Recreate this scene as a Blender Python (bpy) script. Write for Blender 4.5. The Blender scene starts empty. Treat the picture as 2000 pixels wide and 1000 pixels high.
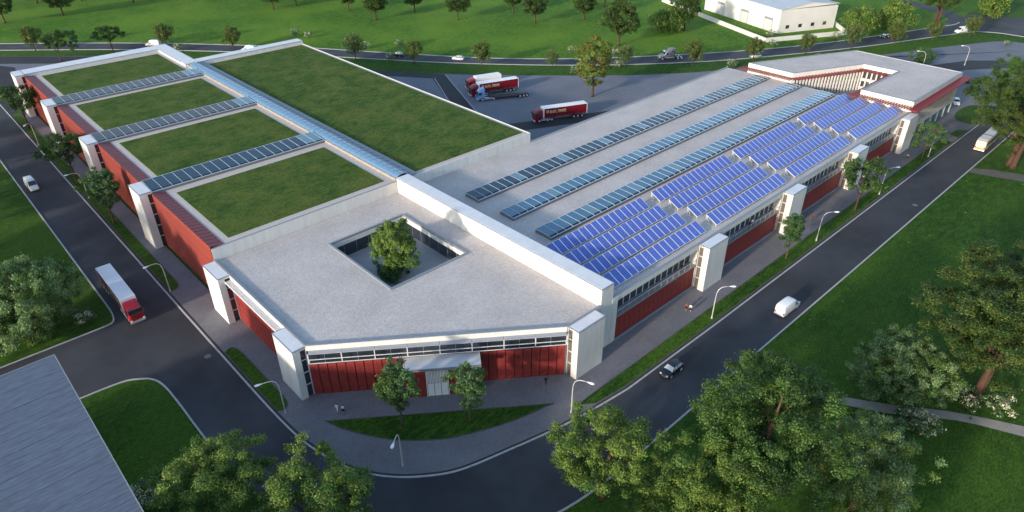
import bpy, bmesh, math, random
import numpy as np
from mathutils import Vector, Matrix

S = bpy.context.scene
R = math.radians
random.seed(7)

# ------------------------------------------------------------------ camera, sky, sun, exposure
cd = bpy.data.cameras.new('camera')
cam = bpy.data.objects.new('camera', cd)
S.collection.objects.link(cam)
S.camera = cam
cd.lens = 24.0
cd.sensor_width = 36.0
cd.clip_start = 1.0
cd.clip_end = 6000.0
cd.dof.use_dof = True
cd.dof.focus_distance = 150.0
cd.dof.aperture_fstop = 0.42
cam.matrix_world = Matrix(((0.7290151, 0.3662915, -0.5782451, 0.0000000), (-0.6844924, 0.3868298, -0.6179262, 0.0000000), (-0.0026587, 0.8462820, 0.5327286, 73.0000000), (0, 0, 0, 1)))

SUN_EL, SUN_AZ = 13.5, 183.5          # where the sun stands: elevation, compass angle from +X
w = bpy.data.worlds.new("World")
S.world = w
w.use_nodes = True
wn = w.node_tree
sky = wn.nodes.new('ShaderNodeTexSky')
sky.sky_type = 'NISHITA'
sky.sun_disc = False
sky.sun_elevation = R(SUN_EL)
sky.sun_rotation = R(90.0 - SUN_AZ)
sky.altitude = 0.0
sky.air_density = 1.0
sky.dust_density = 0.9
sky.ozone_density = 1.3
wn.links.new(sky.outputs[0], wn.nodes['Background'].inputs[0])
wn.nodes['Background'].inputs[1].default_value = 0.15

sd = bpy.data.lights.new('sun', 'SUN')
sd.energy = 2.2
sd.angle = R(3.0)
sd.color = (1.0, 0.87, 0.72)
sun = bpy.data.objects.new('sun', sd)
S.collection.objects.link(sun)
_d = Vector((math.cos(R(SUN_EL)) * math.cos(R(SUN_AZ)), math.cos(R(SUN_EL)) * math.sin(R(SUN_AZ)), math.sin(R(SUN_EL))))
sun.rotation_euler = _d.to_track_quat('Z', 'Y').to_euler()
sun.location = (-60, 60, 60)

S.render.engine = 'CYCLES'
S.view_settings.view_transform = 'Standard'
S.view_settings.look = 'None'
S.view_settings.exposure = 1.15
S.view_settings.gamma = 1.0
S.view_settings.use_curve_mapping = False
S.cycles.max_bounces = 6
S.cycles.diffuse_bounces = 3
S.cycles.glossy_bounces = 3
S.cycles.transparent_max_bounces = 8

# ------------------------------------------------------------------ materials
M = {}


def mat(name, col, rough=0.7, metal=0.0, spec=0.4, var=0.0, scale=1.0, detail=3.0, bump=0.0, bscale=None, stretch=(1, 1, 1),
        island=0.0, trans=0.0, fine=0.0, fscale=8.0, col2=None):
    m = bpy.data.materials.new(name)
    m.use_nodes = True
    nt = m.node_tree
    N, L = nt.nodes, nt.links
    bs = N['Principled BSDF']
    bs.inputs['Roughness'].default_value = rough
    bs.inputs['Metallic'].default_value = metal
    bs.inputs['Specular IOR Level'].default_value = spec
    bs.inputs['Base Color'].default_value = (*col, 1)
    out = None
    tc = N.new('ShaderNodeTexCoord')
    mp = N.new('ShaderNodeMapping')
    mp.inputs['Scale'].default_value = stretch
    L.new(tc.outputs['Object'], mp.inputs[0])
    if var > 0 or col2:
        nz = N.new('ShaderNodeTexNoise')
        nz.inputs['Scale'].default_value = scale
        nz.inputs['Detail'].default_value = detail
        nz.inputs['Roughness'].default_value = 0.65
        L.new(mp.outputs[0], nz.inputs['Vector'])
        cr = N.new('ShaderNodeValToRGB')
        a = tuple(c * (1 - var) for c in col)
        b = tuple(min(1, c * (1 + var)) for c in (col2 or col))
        cr.color_ramp.elements[0].position = 0.32
        cr.color_ramp.elements[1].position = 0.68
        cr.color_ramp.elements[0].color = (*a, 1)
        cr.color_ramp.elements[1].color = (*b, 1)
        L.new(nz.outputs[0], cr.inputs[0])
        out = cr.outputs[0]
    if fine > 0:
        n2 = N.new('ShaderNodeTexNoise')
        n2.inputs['Scale'].default_value = fscale
        n2.inputs['Detail'].default_value = 4
        n2.inputs['Roughness'].default_value = 0.8
        L.new(mp.outputs[0], n2.inputs['Vector'])
        mr = N.new('ShaderNodeMapRange')
        mr.inputs['From Min'].default_value = 0.3
        mr.inputs['From Max'].default_value = 0.7
        mr.inputs['To Min'].default_value = 1 - fine
        mr.inputs['To Max'].default_value = 1 + fine
        L.new(n2.outputs[0], mr.inputs[0])
        mx = N.new('ShaderNodeMix')
        mx.data_type = 'RGBA'
        mx.blend_type = 'MULTIPLY'
        mx.inputs[0].default_value = 1
        if out:
            L.new(out, mx.inputs[6])
        else:
            mx.inputs[6].default_value = (*col, 1)
        cmb = N.new('ShaderNodeCombineColor')
        for i in range(3):
            L.new(mr.outputs[0], cmb.inputs[i])
        L.new(cmb.outputs[0], mx.inputs[7])
        out = mx.outputs[2]
    if island > 0:
        ge = N.new('ShaderNodeNewGeometry')
        hs = N.new('ShaderNodeHueSaturation')
        mr = N.new('ShaderNodeMapRange')
        mr.inputs['To Min'].default_value = 1 - island
        mr.inputs['To Max'].default_value = 1 + island
        L.new(ge.outputs['Random Per Island'], mr.inputs[0])
        L.new(mr.outputs[0], hs.inputs['Value'])
        m2 = N.new('ShaderNodeMapRange')
        m2.inputs['To Min'].default_value = 0.5 - island * 0.05
        m2.inputs['To Max'].default_value = 0.5 + island * 0.05
        mu = N.new('ShaderNodeMath')
        mu.operation = 'MULTIPLY'
        mu.inputs[1].default_value = 7.31
        fr = N.new('ShaderNodeMath')
        fr.operation = 'FRACT'
        L.new(ge.outputs['Random Per Island'], mu.inputs[0])
        L.new(mu.outputs[0], fr.inputs[0])
        L.new(fr.outputs[0], m2.inputs[0])
        L.new(m2.outputs[0], hs.inputs['Hue'])
        if out:
            L.new(out, hs.inputs['Color'])
        else:
            hs.inputs['Color'].default_value = (*col, 1)
        out = hs.outputs[0]
    if out:
        L.new(out, bs.inputs['Base Color'])
    if bump > 0:
        nb = N.new('ShaderNodeTexNoise')
        nb.inputs['Scale'].default_value = bscale or scale
        nb.inputs['Detail'].default_value = 5
        nb.inputs['Roughness'].default_value = 0.75
        L.new(mp.outputs[0], nb.inputs['Vector'])
        bp = N.new('ShaderNodeBump')
        bp.inputs['Strength'].default_value = bump
        bp.inputs['Distance'].default_value = 0.3
        L.new(nb.outputs[0], bp.inputs['Height'])
        L.new(bp.outputs[0], bs.inputs['Normal'])
    if trans > 0:
        tr = N.new('ShaderNodeBsdfTranslucent')
        if out:
            L.new(out, tr.inputs[0])
        else:
            tr.inputs[0].default_value = (*col, 1)
        ms = N.new('ShaderNodeMixShader')
        ms.inputs[0].default_value = trans
        L.new(bs.outputs[0], ms.inputs[1])
        L.new(tr.outputs[0], ms.inputs[2])
        L.new(ms.outputs[0], N['Material Output'].inputs[0])
    M[name] = m
    return m


def glass(name, col, rough=0.06, alpha=0.55):
    m = mat(name, col, rough, 0, 1.0)
    m.node_tree.nodes['Principled BSDF'].inputs['Alpha'].default_value = alpha
    return m


def lawn(name, a, b, c, big=0.03):
    """grass: three greens mixed by noises of several sizes, with strong fine relief"""
    m = bpy.data.materials.new(name)
    m.use_nodes = True
    N, L = m.node_tree.nodes, m.node_tree.links
    bs = N['Principled BSDF']
    bs.inputs['Roughness'].default_value = 0.9
    bs.inputs['Specular IOR Level'].default_value = 0.15
    tc = N.new('ShaderNodeTexCoord')

    def noise(s, d, r, st=(1, 1, 1)):
        mp = N.new('ShaderNodeMapping')
        mp.inputs['Scale'].default_value = st
        mp.inputs['Rotation'].default_value = (0, 0, R(-43))
        L.new(tc.outputs['Object'], mp.inputs[0])
        n = N.new('ShaderNodeTexNoise')
        n.inputs['Scale'].default_value = s
        n.inputs['Detail'].default_value = d
        n.inputs['Roughness'].default_value = r
        L.new(mp.outputs[0], n.inputs['Vector'])
        return n.outputs[0]

    def ramp(f, p0, p1, ca, cb):
        r_ = N.new('ShaderNodeValToRGB')
        r_.color_ramp.elements[0].position = p0
        r_.color_ramp.elements[1].position = p1
        r_.color_ramp.elements[0].color = (*ca, 1)
        r_.color_ramp.elements[1].color = (*cb, 1)
        L.new(f, r_.inputs[0])
        return r_.outputs[0]
    n1 = noise(big, 3, 0.6)
    n2 = noise(0.35, 5, 0.7, (1.0, 2.6, 1))
    n3 = noise(2.4, 5, 0.9, (0.6, 1.9, 1))
    c1 = ramp(n2, 0.40, 0.62, a, b)
    mx = N.new('ShaderNodeMix')
    mx.data_type = 'RGBA'
    L.new(ramp(n1, 0.38, 0.66, (0, 0, 0), (0.75, 0.75, 0.75)), mx.inputs[0])
    L.new(c1, mx.inputs[6])
    mx.inputs[7].default_value = (*c, 1)
    m2 = N.new('ShaderNodeMix')
    m2.data_type = 'RGBA'
    m2.blend_type = 'MULTIPLY'
    m2.inputs[0].default_value = 1
    L.new(mx.outputs[2], m2.inputs[6])
    L.new(ramp(n3, 0.39, 0.62, (0.42, 0.46, 0.42), (1.75, 1.65, 1.35)), m2.inputs[7])
    L.new(m2.outputs[2], bs.inputs['Base Color'])
    bp = N.new('ShaderNodeBump')
    bp.inputs['Strength'].default_value = 0.9
    bp.inputs['Distance'].default_value = 0.30
    L.new(n3, bp.inputs['Height'])
    L.new(bp.outputs[0], bs.inputs['Normal'])
    M[name] = m


lawn('grass', (0.018, 0.058, 0.008), (0.046, 0.118, 0.014), (0.066, 0.140, 0.017))  # lawn greens darkened, so the near shade is partly in the colour
lawn('meadow_sun_tint', (0.036, 0.108, 0.012), (0.095, 0.215, 0.022), (0.140, 0.250, 0.028))  # lighter copy of the lawn greens: low sun on the field painted in
lawn('roof_grass', (0.028, 0.070, 0.012), (0.066, 0.126, 0.022), (0.112, 0.142, 0.034), 0.20)
mat('asphalt', (0.046, 0.049, 0.057), 0.8, var=0.34, scale=0.07, fine=0.16, fscale=5, bump=0.25, bscale=6)
mat('asphalt_dark', (0.028, 0.030, 0.036), 0.8, var=0.2, scale=0.2, fine=0.16, fscale=5, bump=0.2, bscale=6)
mat('pavement', (0.165, 0.163, 0.178), 0.85, var=0.10, scale=0.25, fine=0.22, fscale=3.5, bump=0.2, bscale=5)
mat('yard', (0.152, 0.164, 0.198), 0.85, var=0.10, scale=0.1, fine=0.18, fscale=2.2, bump=0.15, bscale=4)
mat('kerb', (0.42, 0.42, 0.43), 0.8, var=0.12, scale=1.5)
mat('kerb_dark', (0.045, 0.042, 0.040), 0.9)
mat('edging', (0.10, 0.09, 0.085), 0.9, var=0.2, scale=1)
mat('path', (0.30, 0.28, 0.26), 0.9, var=0.12, scale=0.6, fine=0.15, fscale=5)
mat('dirt', (0.12, 0.11, 0.10), 0.9, var=0.15, scale=0.6)
mat('gravel', (0.49, 0.46, 0.445), 0.95, var=0.09, scale=0.12, fine=0.24, fscale=2.8, bump=0.3, bscale=4)
mat('border_gravel', (0.50, 0.455, 0.42), 0.95, fine=0.22, fscale=4, bump=0.2, bscale=5)
mat('white_wall', (0.66, 0.64, 0.61), 0.8, var=0.09, scale=1.0, detail=6, stretch=(1, 1, 0.16))
mat('white_metal', (0.66, 0.68, 0.71), 0.5, var=0.06, scale=0.4, fine=0.03, fscale=4)
mat('coping', (0.24, 0.27, 0.31), 0.5)
mat('frame_pale', (0.42, 0.49, 0.56), 0.4)
mat('sunshade_grey', (0.48, 0.49, 0.52), 0.5)
mat('trim_white', (0.74, 0.74, 0.74), 0.5)
mat('grey_metal', (0.30, 0.32, 0.35), 0.45, 0.3)
mat('curb_metal', (0.17, 0.16, 0.165), 0.6)
mat('dark_metal', (0.05, 0.052, 0.058), 0.5)
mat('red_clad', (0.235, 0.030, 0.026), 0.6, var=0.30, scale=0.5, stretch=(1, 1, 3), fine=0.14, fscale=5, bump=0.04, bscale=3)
mat('red_lit', (0.33, 0.058, 0.040), 0.6, var=0.22, scale=0.6, stretch=(1, 1, 3), fine=0.10, fscale=5)  # cladding red for the sunward left wall, sunlight put into the colour
mat('red_top', (0.22, 0.040, 0.050), 0.5, var=0.12, scale=0.5)
mat('red_fin', (0.27, 0.022, 0.022), 0.5)
mat('red_dark', (0.09, 0.015, 0.015), 0.7)
mat('window_dark', (0.030, 0.038, 0.050), 0.12, 0, 0.8, var=0.3, scale=0.3)
mat('glass_tower', (0.15, 0.125, 0.105), 0.25, 0, 0.5)  # brownish glass, its colour lightened for the sunlit recess it reflects
mat('glass_office', (0.07, 0.075, 0.085), 0.2, 0, 0.6, var=0.4, scale=0.4)
mat('glass_dark', (0.016, 0.046, 0.080), 0.14, 0, 0.6, var=0.35, scale=0.08)
mat('glass_grey', (0.075, 0.076, 0.082), 0.22, 0, 0.4, var=0.3, scale=0.1)
mat('glass_blue', (0.060, 0.165, 0.265), 0.12, 0, 0.9, var=0.30, scale=0.07)
mat('glass_pale', (0.13, 0.24, 0.30), 0.16, 0, 0.8, var=0.2, scale=0.1)
mat('glass_low', (0.012, 0.03, 0.055), 0.10, 0, 0.5)
mat('glass_vault', (0.15, 0.29, 0.44), 0.10, 0, 1.0, var=0.2, scale=0.1)
mat('court_floor', (0.34, 0.35, 0.36), 0.7, var=0.1, scale=0.15)
mat('door_sky_white', (0.86, 0.86, 0.86), 0.25, var=0.06, scale=0.5)  # white slats and glass panes, bright sky reflection put into the base colour
mat('timber', (0.32, 0.28, 0.25), 0.7, var=0.15, scale=1.0)
mat('zinc', (0.105, 0.128, 0.175), 0.55, 0.0, var=0.13, scale=1.1, stretch=(0.3, 2.0, 1), fine=0.20, fscale=2.2)
mat('far_roof', (0.42, 0.47, 0.53), 0.6, var=0.05, scale=0.2)
mat('far_wall', (0.64, 0.62, 0.59), 0.8, var=0.06, scale=0.15)
mat('shutter', (0.50, 0.50, 0.52), 0.6)
mat('paint_red', (0.46, 0.020, 0.030), 0.25, 0, 0.6)
mat('paint_dark_red', (0.24, 0.008, 0.018), 0.35, 0, 0.6)
mat('curtain_red', (0.155, 0.005, 0.013), 0.45, var=0.10, scale=1.2)
mat('paint_blue', (0.20, 0.34, 0.66), 0.25, 0, 0.6)
mat('paint_white', (0.80, 0.81, 0.82), 0.25, 0, 0.6)
mat('trailer_white', (0.82, 0.83, 0.84), 0.45, var=0.03, scale=0.5)
mat('paint_black', (0.014, 0.015, 0.018), 0.15, 0, 0.8)
mat('paint_silver', (0.26, 0.25, 0.28), 0.3, 0.6)
mat('chrome', (0.75, 0.76, 0.78), 0.2, 0.9)
mat('tyre', (0.018, 0.018, 0.018), 0.9)
mat('rim', (0.72, 0.73, 0.75), 0.3, 0.5)
mat('chassis', (0.05, 0.052, 0.058), 0.6)
mat('skirt_grey', (0.34, 0.36, 0.40), 0.4)
mat('car_glass', (0.02, 0.025, 0.032), 0.05, 0, 1.0)
mat('car_glass_pale', (0.50, 0.56, 0.62), 0.08, 0, 1.0)
mat('lamp_white', (0.85, 0.85, 0.84), 0.3)
mat('tail_red', (0.55, 0.02, 0.02), 0.3)
mat('bus_cream', (0.62, 0.62, 0.54), 0.4)
mat('bus_red', (0.30, 0.26, 0.19), 0.4)
mat('bus_yellow', (0.75, 0.42, 0.05), 0.4)
mat('letter', (0.80, 0.68, 0.36), 0.6)
mat('pole', (0.62, 0.61, 0.59), 0.4, 0.2)
mat('manhole', (0.16, 0.165, 0.17), 0.7)
mat('skin', (0.50, 0.30, 0.21), 0.6)
mat('hair', (0.09, 0.035, 0.018), 0.7)
mat('cloth_white', (0.75, 0.75, 0.76), 0.8)
mat('cloth_black', (0.015, 0.015, 0.018), 0.8)
mat('cloth_brown', (0.10, 0.030, 0.024), 0.8)
mat('cloth_rust', (0.24, 0.070, 0.045), 0.8)
mat('cloth_orange', (0.70, 0.16, 0.02), 0.8)
mat('cloth_beige', (0.50, 0.36, 0.28), 0.8)
mat('bark', (0.110, 0.065, 0.042), 0.9, var=0.3, scale=3)
mat('bark_red', (0.080, 0.042, 0.028), 0.9, var=0.25, scale=3)
LEAF = dict(rough=0.55, spec=0.35, island=0.5, trans=0.30)
mat('leaf_dark', (0.036, 0.080, 0.018), **LEAF)
mat('leaf_mid', (0.080, 0.158, 0.030), **LEAF)
mat('leaf_lime', (0.175, 0.255, 0.045), **LEAF)
mat('leaf_olive', (0.082, 0.125, 0.024), **LEAF)
mat('leaf_blue', (0.075, 0.150, 0.060), **LEAF)
mat('leaf_pale', (0.200, 0.300, 0.120), **LEAF)
mat('leaf_gold', (0.150, 0.140, 0.022), **LEAF)
mat('leaf_willow', (0.130, 0.165, 0.045), **LEAF)
mat('blossom', (0.62, 0.60, 0.42), **LEAF)
mat('weed', (0.08, 0.26, 0.03), **LEAF)


def solar_mat():
    m = bpy.data.materials.new('solar_cells')
    m.use_nodes = True
    N, L = m.node_tree.nodes, m.node_tree.links
    bs = N['Principled BSDF']
    bs.inputs['Roughness'].default_value = 0.30
    bs.inputs['Specular IOR Level'].default_value = 0.5
    tc = N.new('ShaderNodeTexCoord')
    sp = N.new('ShaderNodeSeparateXYZ')
    L.new(tc.outputs['UV'], sp.inputs[0])

    def line(o, n, wd):
        a = N.new('ShaderNodeMath'); a.operation = 'MULTIPLY'; a.inputs[1].default_value = n
        b = N.new('ShaderNodeMath'); b.operation = 'FRACT'
        c = N.new('ShaderNodeMath'); c.operation = 'LESS_THAN'; c.inputs[1].default_value = wd
        L.new(o, a.inputs[0]); L.new(a.outputs[0], b.inputs[0]); L.new(b.outputs[0], c.inputs[0])
        return c.outputs[0]
    mxm = N.new('ShaderNodeMath'); mxm.operation = 'MAXIMUM'
    L.new(line(sp.outputs[0], 6, 0.13), mxm.inputs[0])
    L.new(line(sp.outputs[1], 10, 0.17), mxm.inputs[1])
    mx = N.new('ShaderNodeMix'); mx.data_type = 'RGBA'
    mx.inputs[6].default_value = (0.028, 0.075, 0.42, 1)
    mx.inputs[7].default_value = (0.26, 0.35, 0.76, 1)
    L.new(mxm.outputs[0], mx.inputs[0])
    nz = N.new('ShaderNodeTexNoise'); nz.inputs['Scale'].default_value = 1.0
    L.new(tc.outputs['Object'], nz.inputs['Vector'])
    L.new(mx.outputs[2], bs.inputs['Base Color'])
    M['solar_cells'] = m


solar_mat()

# ------------------------------------------------------------------ mesh helpers
W = {}                                   # world origin of every parent, by object name


class MB:
    def __init__(s):
        s.v, s.f, s.m = [], [], []

    def quad(s, *p, m=0):
        k = len(s.v)
        s.v += [tuple(q) for q in p]
        s.f.append(tuple(range(k, k + len(p))))
        s.m.append(m)
        return s

    def box(s, x0, x1, y0, y1, z0, z1, m=0, mt=None):
        return s.prism([(x0, y0), (x1, y0), (x1, y1), (x0, y1)], z0, z1, m, mt)

    def prism(s, poly, z0, z1, m=0, mt=None, bottom=True):
        a = sum(poly[i][0] * poly[(i + 1) % len(poly)][1] - poly[(i + 1) % len(poly)][0] * poly[i][1] for i in range(len(poly)))
        if a < 0:
            poly = poly[::-1]
        k, n = len(s.v), len(poly)
        s.v += [(p[0], p[1], z0) for p in poly] + [(p[0], p[1], z1) for p in poly]
        for i in range(n):
            j = (i + 1) % n
            s.f.append((k + i, k + j, k + n + j, k + n + i))
            s.m.append(m)
        s.f.append(tuple(range(k + n, k + 2 * n)))
        s.m.append(m if mt is None else mt)
        if bottom:
            s.f.append(tuple(range(k + n - 1, k - 1, -1)))
            s.m.append(m)
        return s

    def loft(s, rings, m=0, caps=True):
        n = len(rings[0])
        k = len(s.v)
        for r_ in rings:
            s.v += [tuple(p) for p in r_]
        for a in range(len(rings) - 1):
            for i in range(n):
                j = (i + 1) % n
                s.f.append((k + a * n + i, k + a * n + j, k + (a + 1) * n + j, k + (a + 1) * n + i))
                s.m.append(m)
        if caps:
            s.f.append(tuple(range(k + n - 1, k - 1, -1)))
            s.m.append(m)
            e = k + (len(rings) - 1) * n
            s.f.append(tuple(range(e, e + n)))
            s.m.append(m)
        return s

    def tube(s, pts, rad, n=6, m=0):
        rings = []
        for i, p in enumerate(pts):
            p = Vector(p)
            d = (Vector(pts[min(i + 1, len(pts) - 1)]) - Vector(pts[max(i - 1, 0)])).normalized()
            u = d.cross(Vector((0.0, 0.31, 0.95)))
            if u.length < 0.05:
                u = d.cross(Vector((1, 0, 0)))
            u.normalize()
            v = d.cross(u)
            r_ = rad[i] if hasattr(rad, '__len__') else rad
            rings.append([p + (u * math.cos(2 * math.pi * j / n) + v * math.sin(2 * math.pi * j / n)) * r_ for j in range(n)])
        return s.loft(rings, m)

    def mesh(s, name, mats, smooth=False):
        me = bpy.data.meshes.new(name)
        me.from_pydata(s.v, [], s.f)
        for q in ([mats] if isinstance(mats, str) else mats):
            me.materials.append(M[q])
        me.polygons.foreach_set('material_index', s.m)
        if smooth:
            me.polygons.foreach_set('use_smooth', [True] * len(s.f))
        me.update()
        return me


def tag(o, label=None, cat=None, group=None, kind=None):
    for k, v in (('label', label), ('category', cat), ('group', group), ('kind', kind)):
        if v:
            o[k] = v
    return o


def put(name, me, parent=None, loc=(0, 0, 0), rz=0.0, label=None, local=False):
    """link a mesh; loc and mesh coordinates are world ones unless local"""
    o = bpy.data.objects.new(name, me)
    S.collection.objects.link(o)
    o.location = loc
    o.rotation_euler = (0, 0, rz)
    if parent is not None:
        o.parent = parent
        if not local:
            o.matrix_parent_inverse = Matrix.Translation(-Vector(W[parent.name]))
    W[o.name] = Vector(loc)
    if label:
        o['label'] = label
    return o


def part(name, mb, mats, parent, smooth=False, label=None, local=False):
    return put(name, mb.mesh(name, mats, smooth), parent, label=label, local=local)


def thing(name, label, cat, loc=(0, 0, 0), rz=0.0, group=None):
    o = bpy.data.objects.new(name, None)
    S.collection.objects.link(o)
    o.empty_display_size = 1.0
    o.location = loc
    o.rotation_euler = (0, 0, rz)
    W[o.name] = Vector(loc)
    return tag(o, label, cat, group)


def children(o):
    return [c for c in S.collection.objects if c.parent == o]


KIDS = {}


def dup(root, loc, rz=0.0, scale=(1, 1, 1), label=None, group=None):
    if root.name not in KIDS:
        KIDS[root.name] = [(c, children(c)) for c in children(root)]
    r = root.copy()
    S.collection.objects.link(r)
    r.location, r.rotation_euler, r.scale = loc, (0, 0, rz), scale
    if label:
        r['label'] = label
    if group:
        r['group'] = group
    for c, gs in KIDS[root.name]:
        k = c.copy()
        S.collection.objects.link(k)
        k.parent = r
        for g in gs:
            h = g.copy()
            S.collection.objects.link(h)
            h.parent = k
    return r


def first(root, loc, rz=0.0, scale=(1, 1, 1)):
    root.location, root.rotation_euler, root.scale = loc, (0, 0, rz), scale
    return root


def spline(p, n=6):
    out = []
    for i in range(len(p) - 1):
        p0, p1, p2, p3 = p[max(i - 1, 0)], p[i], p[i + 1], p[min(i + 2, len(p) - 1)]
        for k in range(n):
            t = k / n
            out.append(tuple(0.5 * ((2 * p1[q]) + (-p0[q] + p2[q]) * t + (2 * p0[q] - 5 * p1[q] + 4 * p2[q] - p3[q]) * t * t +
                                    (-p0[q] + 3 * p1[q] - 3 * p2[q] + p3[q]) * t ** 3) for q in (0, 1)))
    return out + [p[-1]]


def offset(pts, d):
    out = []
    for i, p in enumerate(pts):
        a, b = pts[max(i - 1, 0)], pts[min(i + 1, len(pts) - 1)]
        t = Vector((b[0] - a[0], b[1] - a[1])).normalized()
        out.append((p[0] - t.y * d, p[1] + t.x * d))
    return out


def ribbon(mb, pts, d0, d1, z0, z1, m=0):
    a, b = offset(pts, d0), offset(pts, d1)
    mb.loft([[(a[i][0], a[i][1], z0), (b[i][0], b[i][1], z0), (b[i][0], b[i][1], z1), (a[i][0], a[i][1], z1)] for i in range(len(pts))], m)


def sheet(name, polys, z, m, label=None):
    mb = MB()
    for p in polys:
        a = sum(p[i][0] * p[(i + 1) % len(p)][1] - p[(i + 1) % len(p)][0] * p[i][1] for i in range(len(p)))
        mb.quad(*[(q[0], q[1], z) for q in (p if a > 0 else p[::-1])])
    o = put(name, mb.mesh(name, m))
    return tag(o, label, kind='structure')

# ------------------------------------------------------------------ ground, roads, pavements
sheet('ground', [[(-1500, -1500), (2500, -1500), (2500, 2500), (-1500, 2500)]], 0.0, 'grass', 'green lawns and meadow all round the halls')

curve_in = spline([(24.15, 84), (24.25, 75.7), (24.7, 68.9), (25.9, 63.2), (27.4, 59.4), (29.9, 55.8), (33.3, 52.7), (37.6, 50.2), (45.1, 48.2), (51, 46.8), (57, 45.7), (66, 44.7)], 4)
inner = [(24.1, 420), (24.1, 250), (24.1, 167), (24.1, 110)] + curve_in + [(90, 44.4), (127, 44.3), (170, 44.25), (218, 44.2), (300, 44.2), (420, 44.2)]
curve_out = spline([(14.8, 84), (14.9, 75.3), (15.4, 68), (16.9, 60.5), (20.3, 52.5), (25.5, 45.8), (32, 40.6), (39.5, 37.3), (47, 35.9), (56, 35.6)], 4)
corner2 = [(-60, 100.1)] + spline([(-4, 100.1), (4, 100.1), (9.9, 99.6), (12.1, 98.6), (13.8, 96.9), (14.6, 94.0), (14.8, 88.5), (14.8, 84)], 4)
outer = curve_out + [(90, 35.6), (130, 35.55), (192, 35.6), (300, 35.6), (420, 35.6)]
left_edge = [(14.8, 420), (14.8, 200), (14.8, 121)] + spline([(14.8, 121), (14.5, 118), (13.6, 116.3), (10.5, 116.15), (7.5, 116.15)], 3) + [(-60, 116.3)]
main = [(24.1, 420), (24.1, 110)] + curve_in + [(90, 44.4), (127, 44.3), (170, 44.25), (218, 44.2), (420, 44.2), (420, 35.6), (130, 35.55), (90, 35.6)] + curve_out[::-1] + [(14.8, 90), (14.8, 420)]
side = corner2 + left_edge[2:]
far_up = spline([(20, 358), (39.6, 340.9), (53.9, 328.3), (75.6, 308.0), (92.5, 290.5), (109.7, 270.7), (124, 253), (137.5, 233.0), (149.3, 215.9), (160.7, 199.8), (173.2, 184.7), (191.0, 167.7), (209.5, 153.6), (229.5, 140.1), (253.4, 126.0), (278, 114.5), (304.8, 104.5), (328.0, 96.3), (345, 90.2), (352, 89.6)], 4)
far_lo = spline([(16, 351), (37.6, 330.6), (56, 314), (72.7, 298.3), (92.1, 277.4), (109, 257.5), (128.6, 230.8), (145, 207.8), (155, 195), (167.3, 180.8), (182, 165.6), (199.7, 149.9), (223.7, 132.6), (250, 118.2), (282.2, 102.9), (310, 92), (335, 82.5), (341, 78.5), (344.5, 72), (345, 63.5), (345, 44)], 4)
far_road = far_up + [(371.5, 92.6), (382, 72), (392, 44)] + far_lo[::-1]
sheet('meadow', [far_up[::-1] + [(16, 351), (-200, 560), (-200, 900), (900, 900), (900, 93), (420, 93), (372, 93)]], 0.004, 'meadow_sun_tint', 'meadow beyond the far road, sunlight put into its lighter green')
sheet('road', [main], 0.006, 'asphalt', 'dark asphalt road that bends round the front of the halls')
sheet('side_road', [side], 0.010, 'asphalt', 'asphalt side street that leaves the road on the left')
sheet('far_road', [far_road], 0.006, 'asphalt', 'two lane asphalt road between the meadow and the truck yard')
up2 = spline([(345, 92), (355, 91.5), (362, 95), (370, 105), (385, 135), (402, 175)], 4)
sheet('branch_road', [offset(up2, 4.0) + offset(up2, -4.0)[::-1]], 0.010, 'asphalt', 'narrow road that branches off at the top right junction')

mb = MB()
ribbon(mb, inner, -0.26, 0.0, 0.0, 0.13)
ribbon(mb, inner, 0.0, 0.30, 0.0, 0.105, 1)
ribbon(mb, corner2[:-1] + outer, -0.26, 0.0, 0.0, 0.13)
ribbon(mb, left_edge, -0.26, 0.0, 0.0, 0.13)
tag(put('kerb', mb.mesh('kerb', ['kerb', 'kerb_dark'])), 'pale kerbstones along the road edges', kind='structure')
mb = MB()
ribbon(mb, far_up, 0.0, 0.5, 0.0, 0.12)
ribbon(mb, far_lo, -0.5, 0.0, 0.0, 0.12)
tag(put('far_kerb', mb.mesh('far_kerb', ['kerb'])), 'pale kerbs along both sides of the far road', kind='structure')

pave = [(24.5, 420), (24.5, 110)] + offset(curve_in, 0.36) + [(90, 44.75), (218, 44.6), (240, 44.6), (262, 44.6), (262, 110), (30, 110), (30, 420)]
mb = MB()
mb.prism(pave, 0.0, 0.10, bottom=False)
tag(put('pavement', mb.mesh('pavement', 'pavement')), 'speckled grey pavement round the front and sides of the halls', kind='structure')

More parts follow.
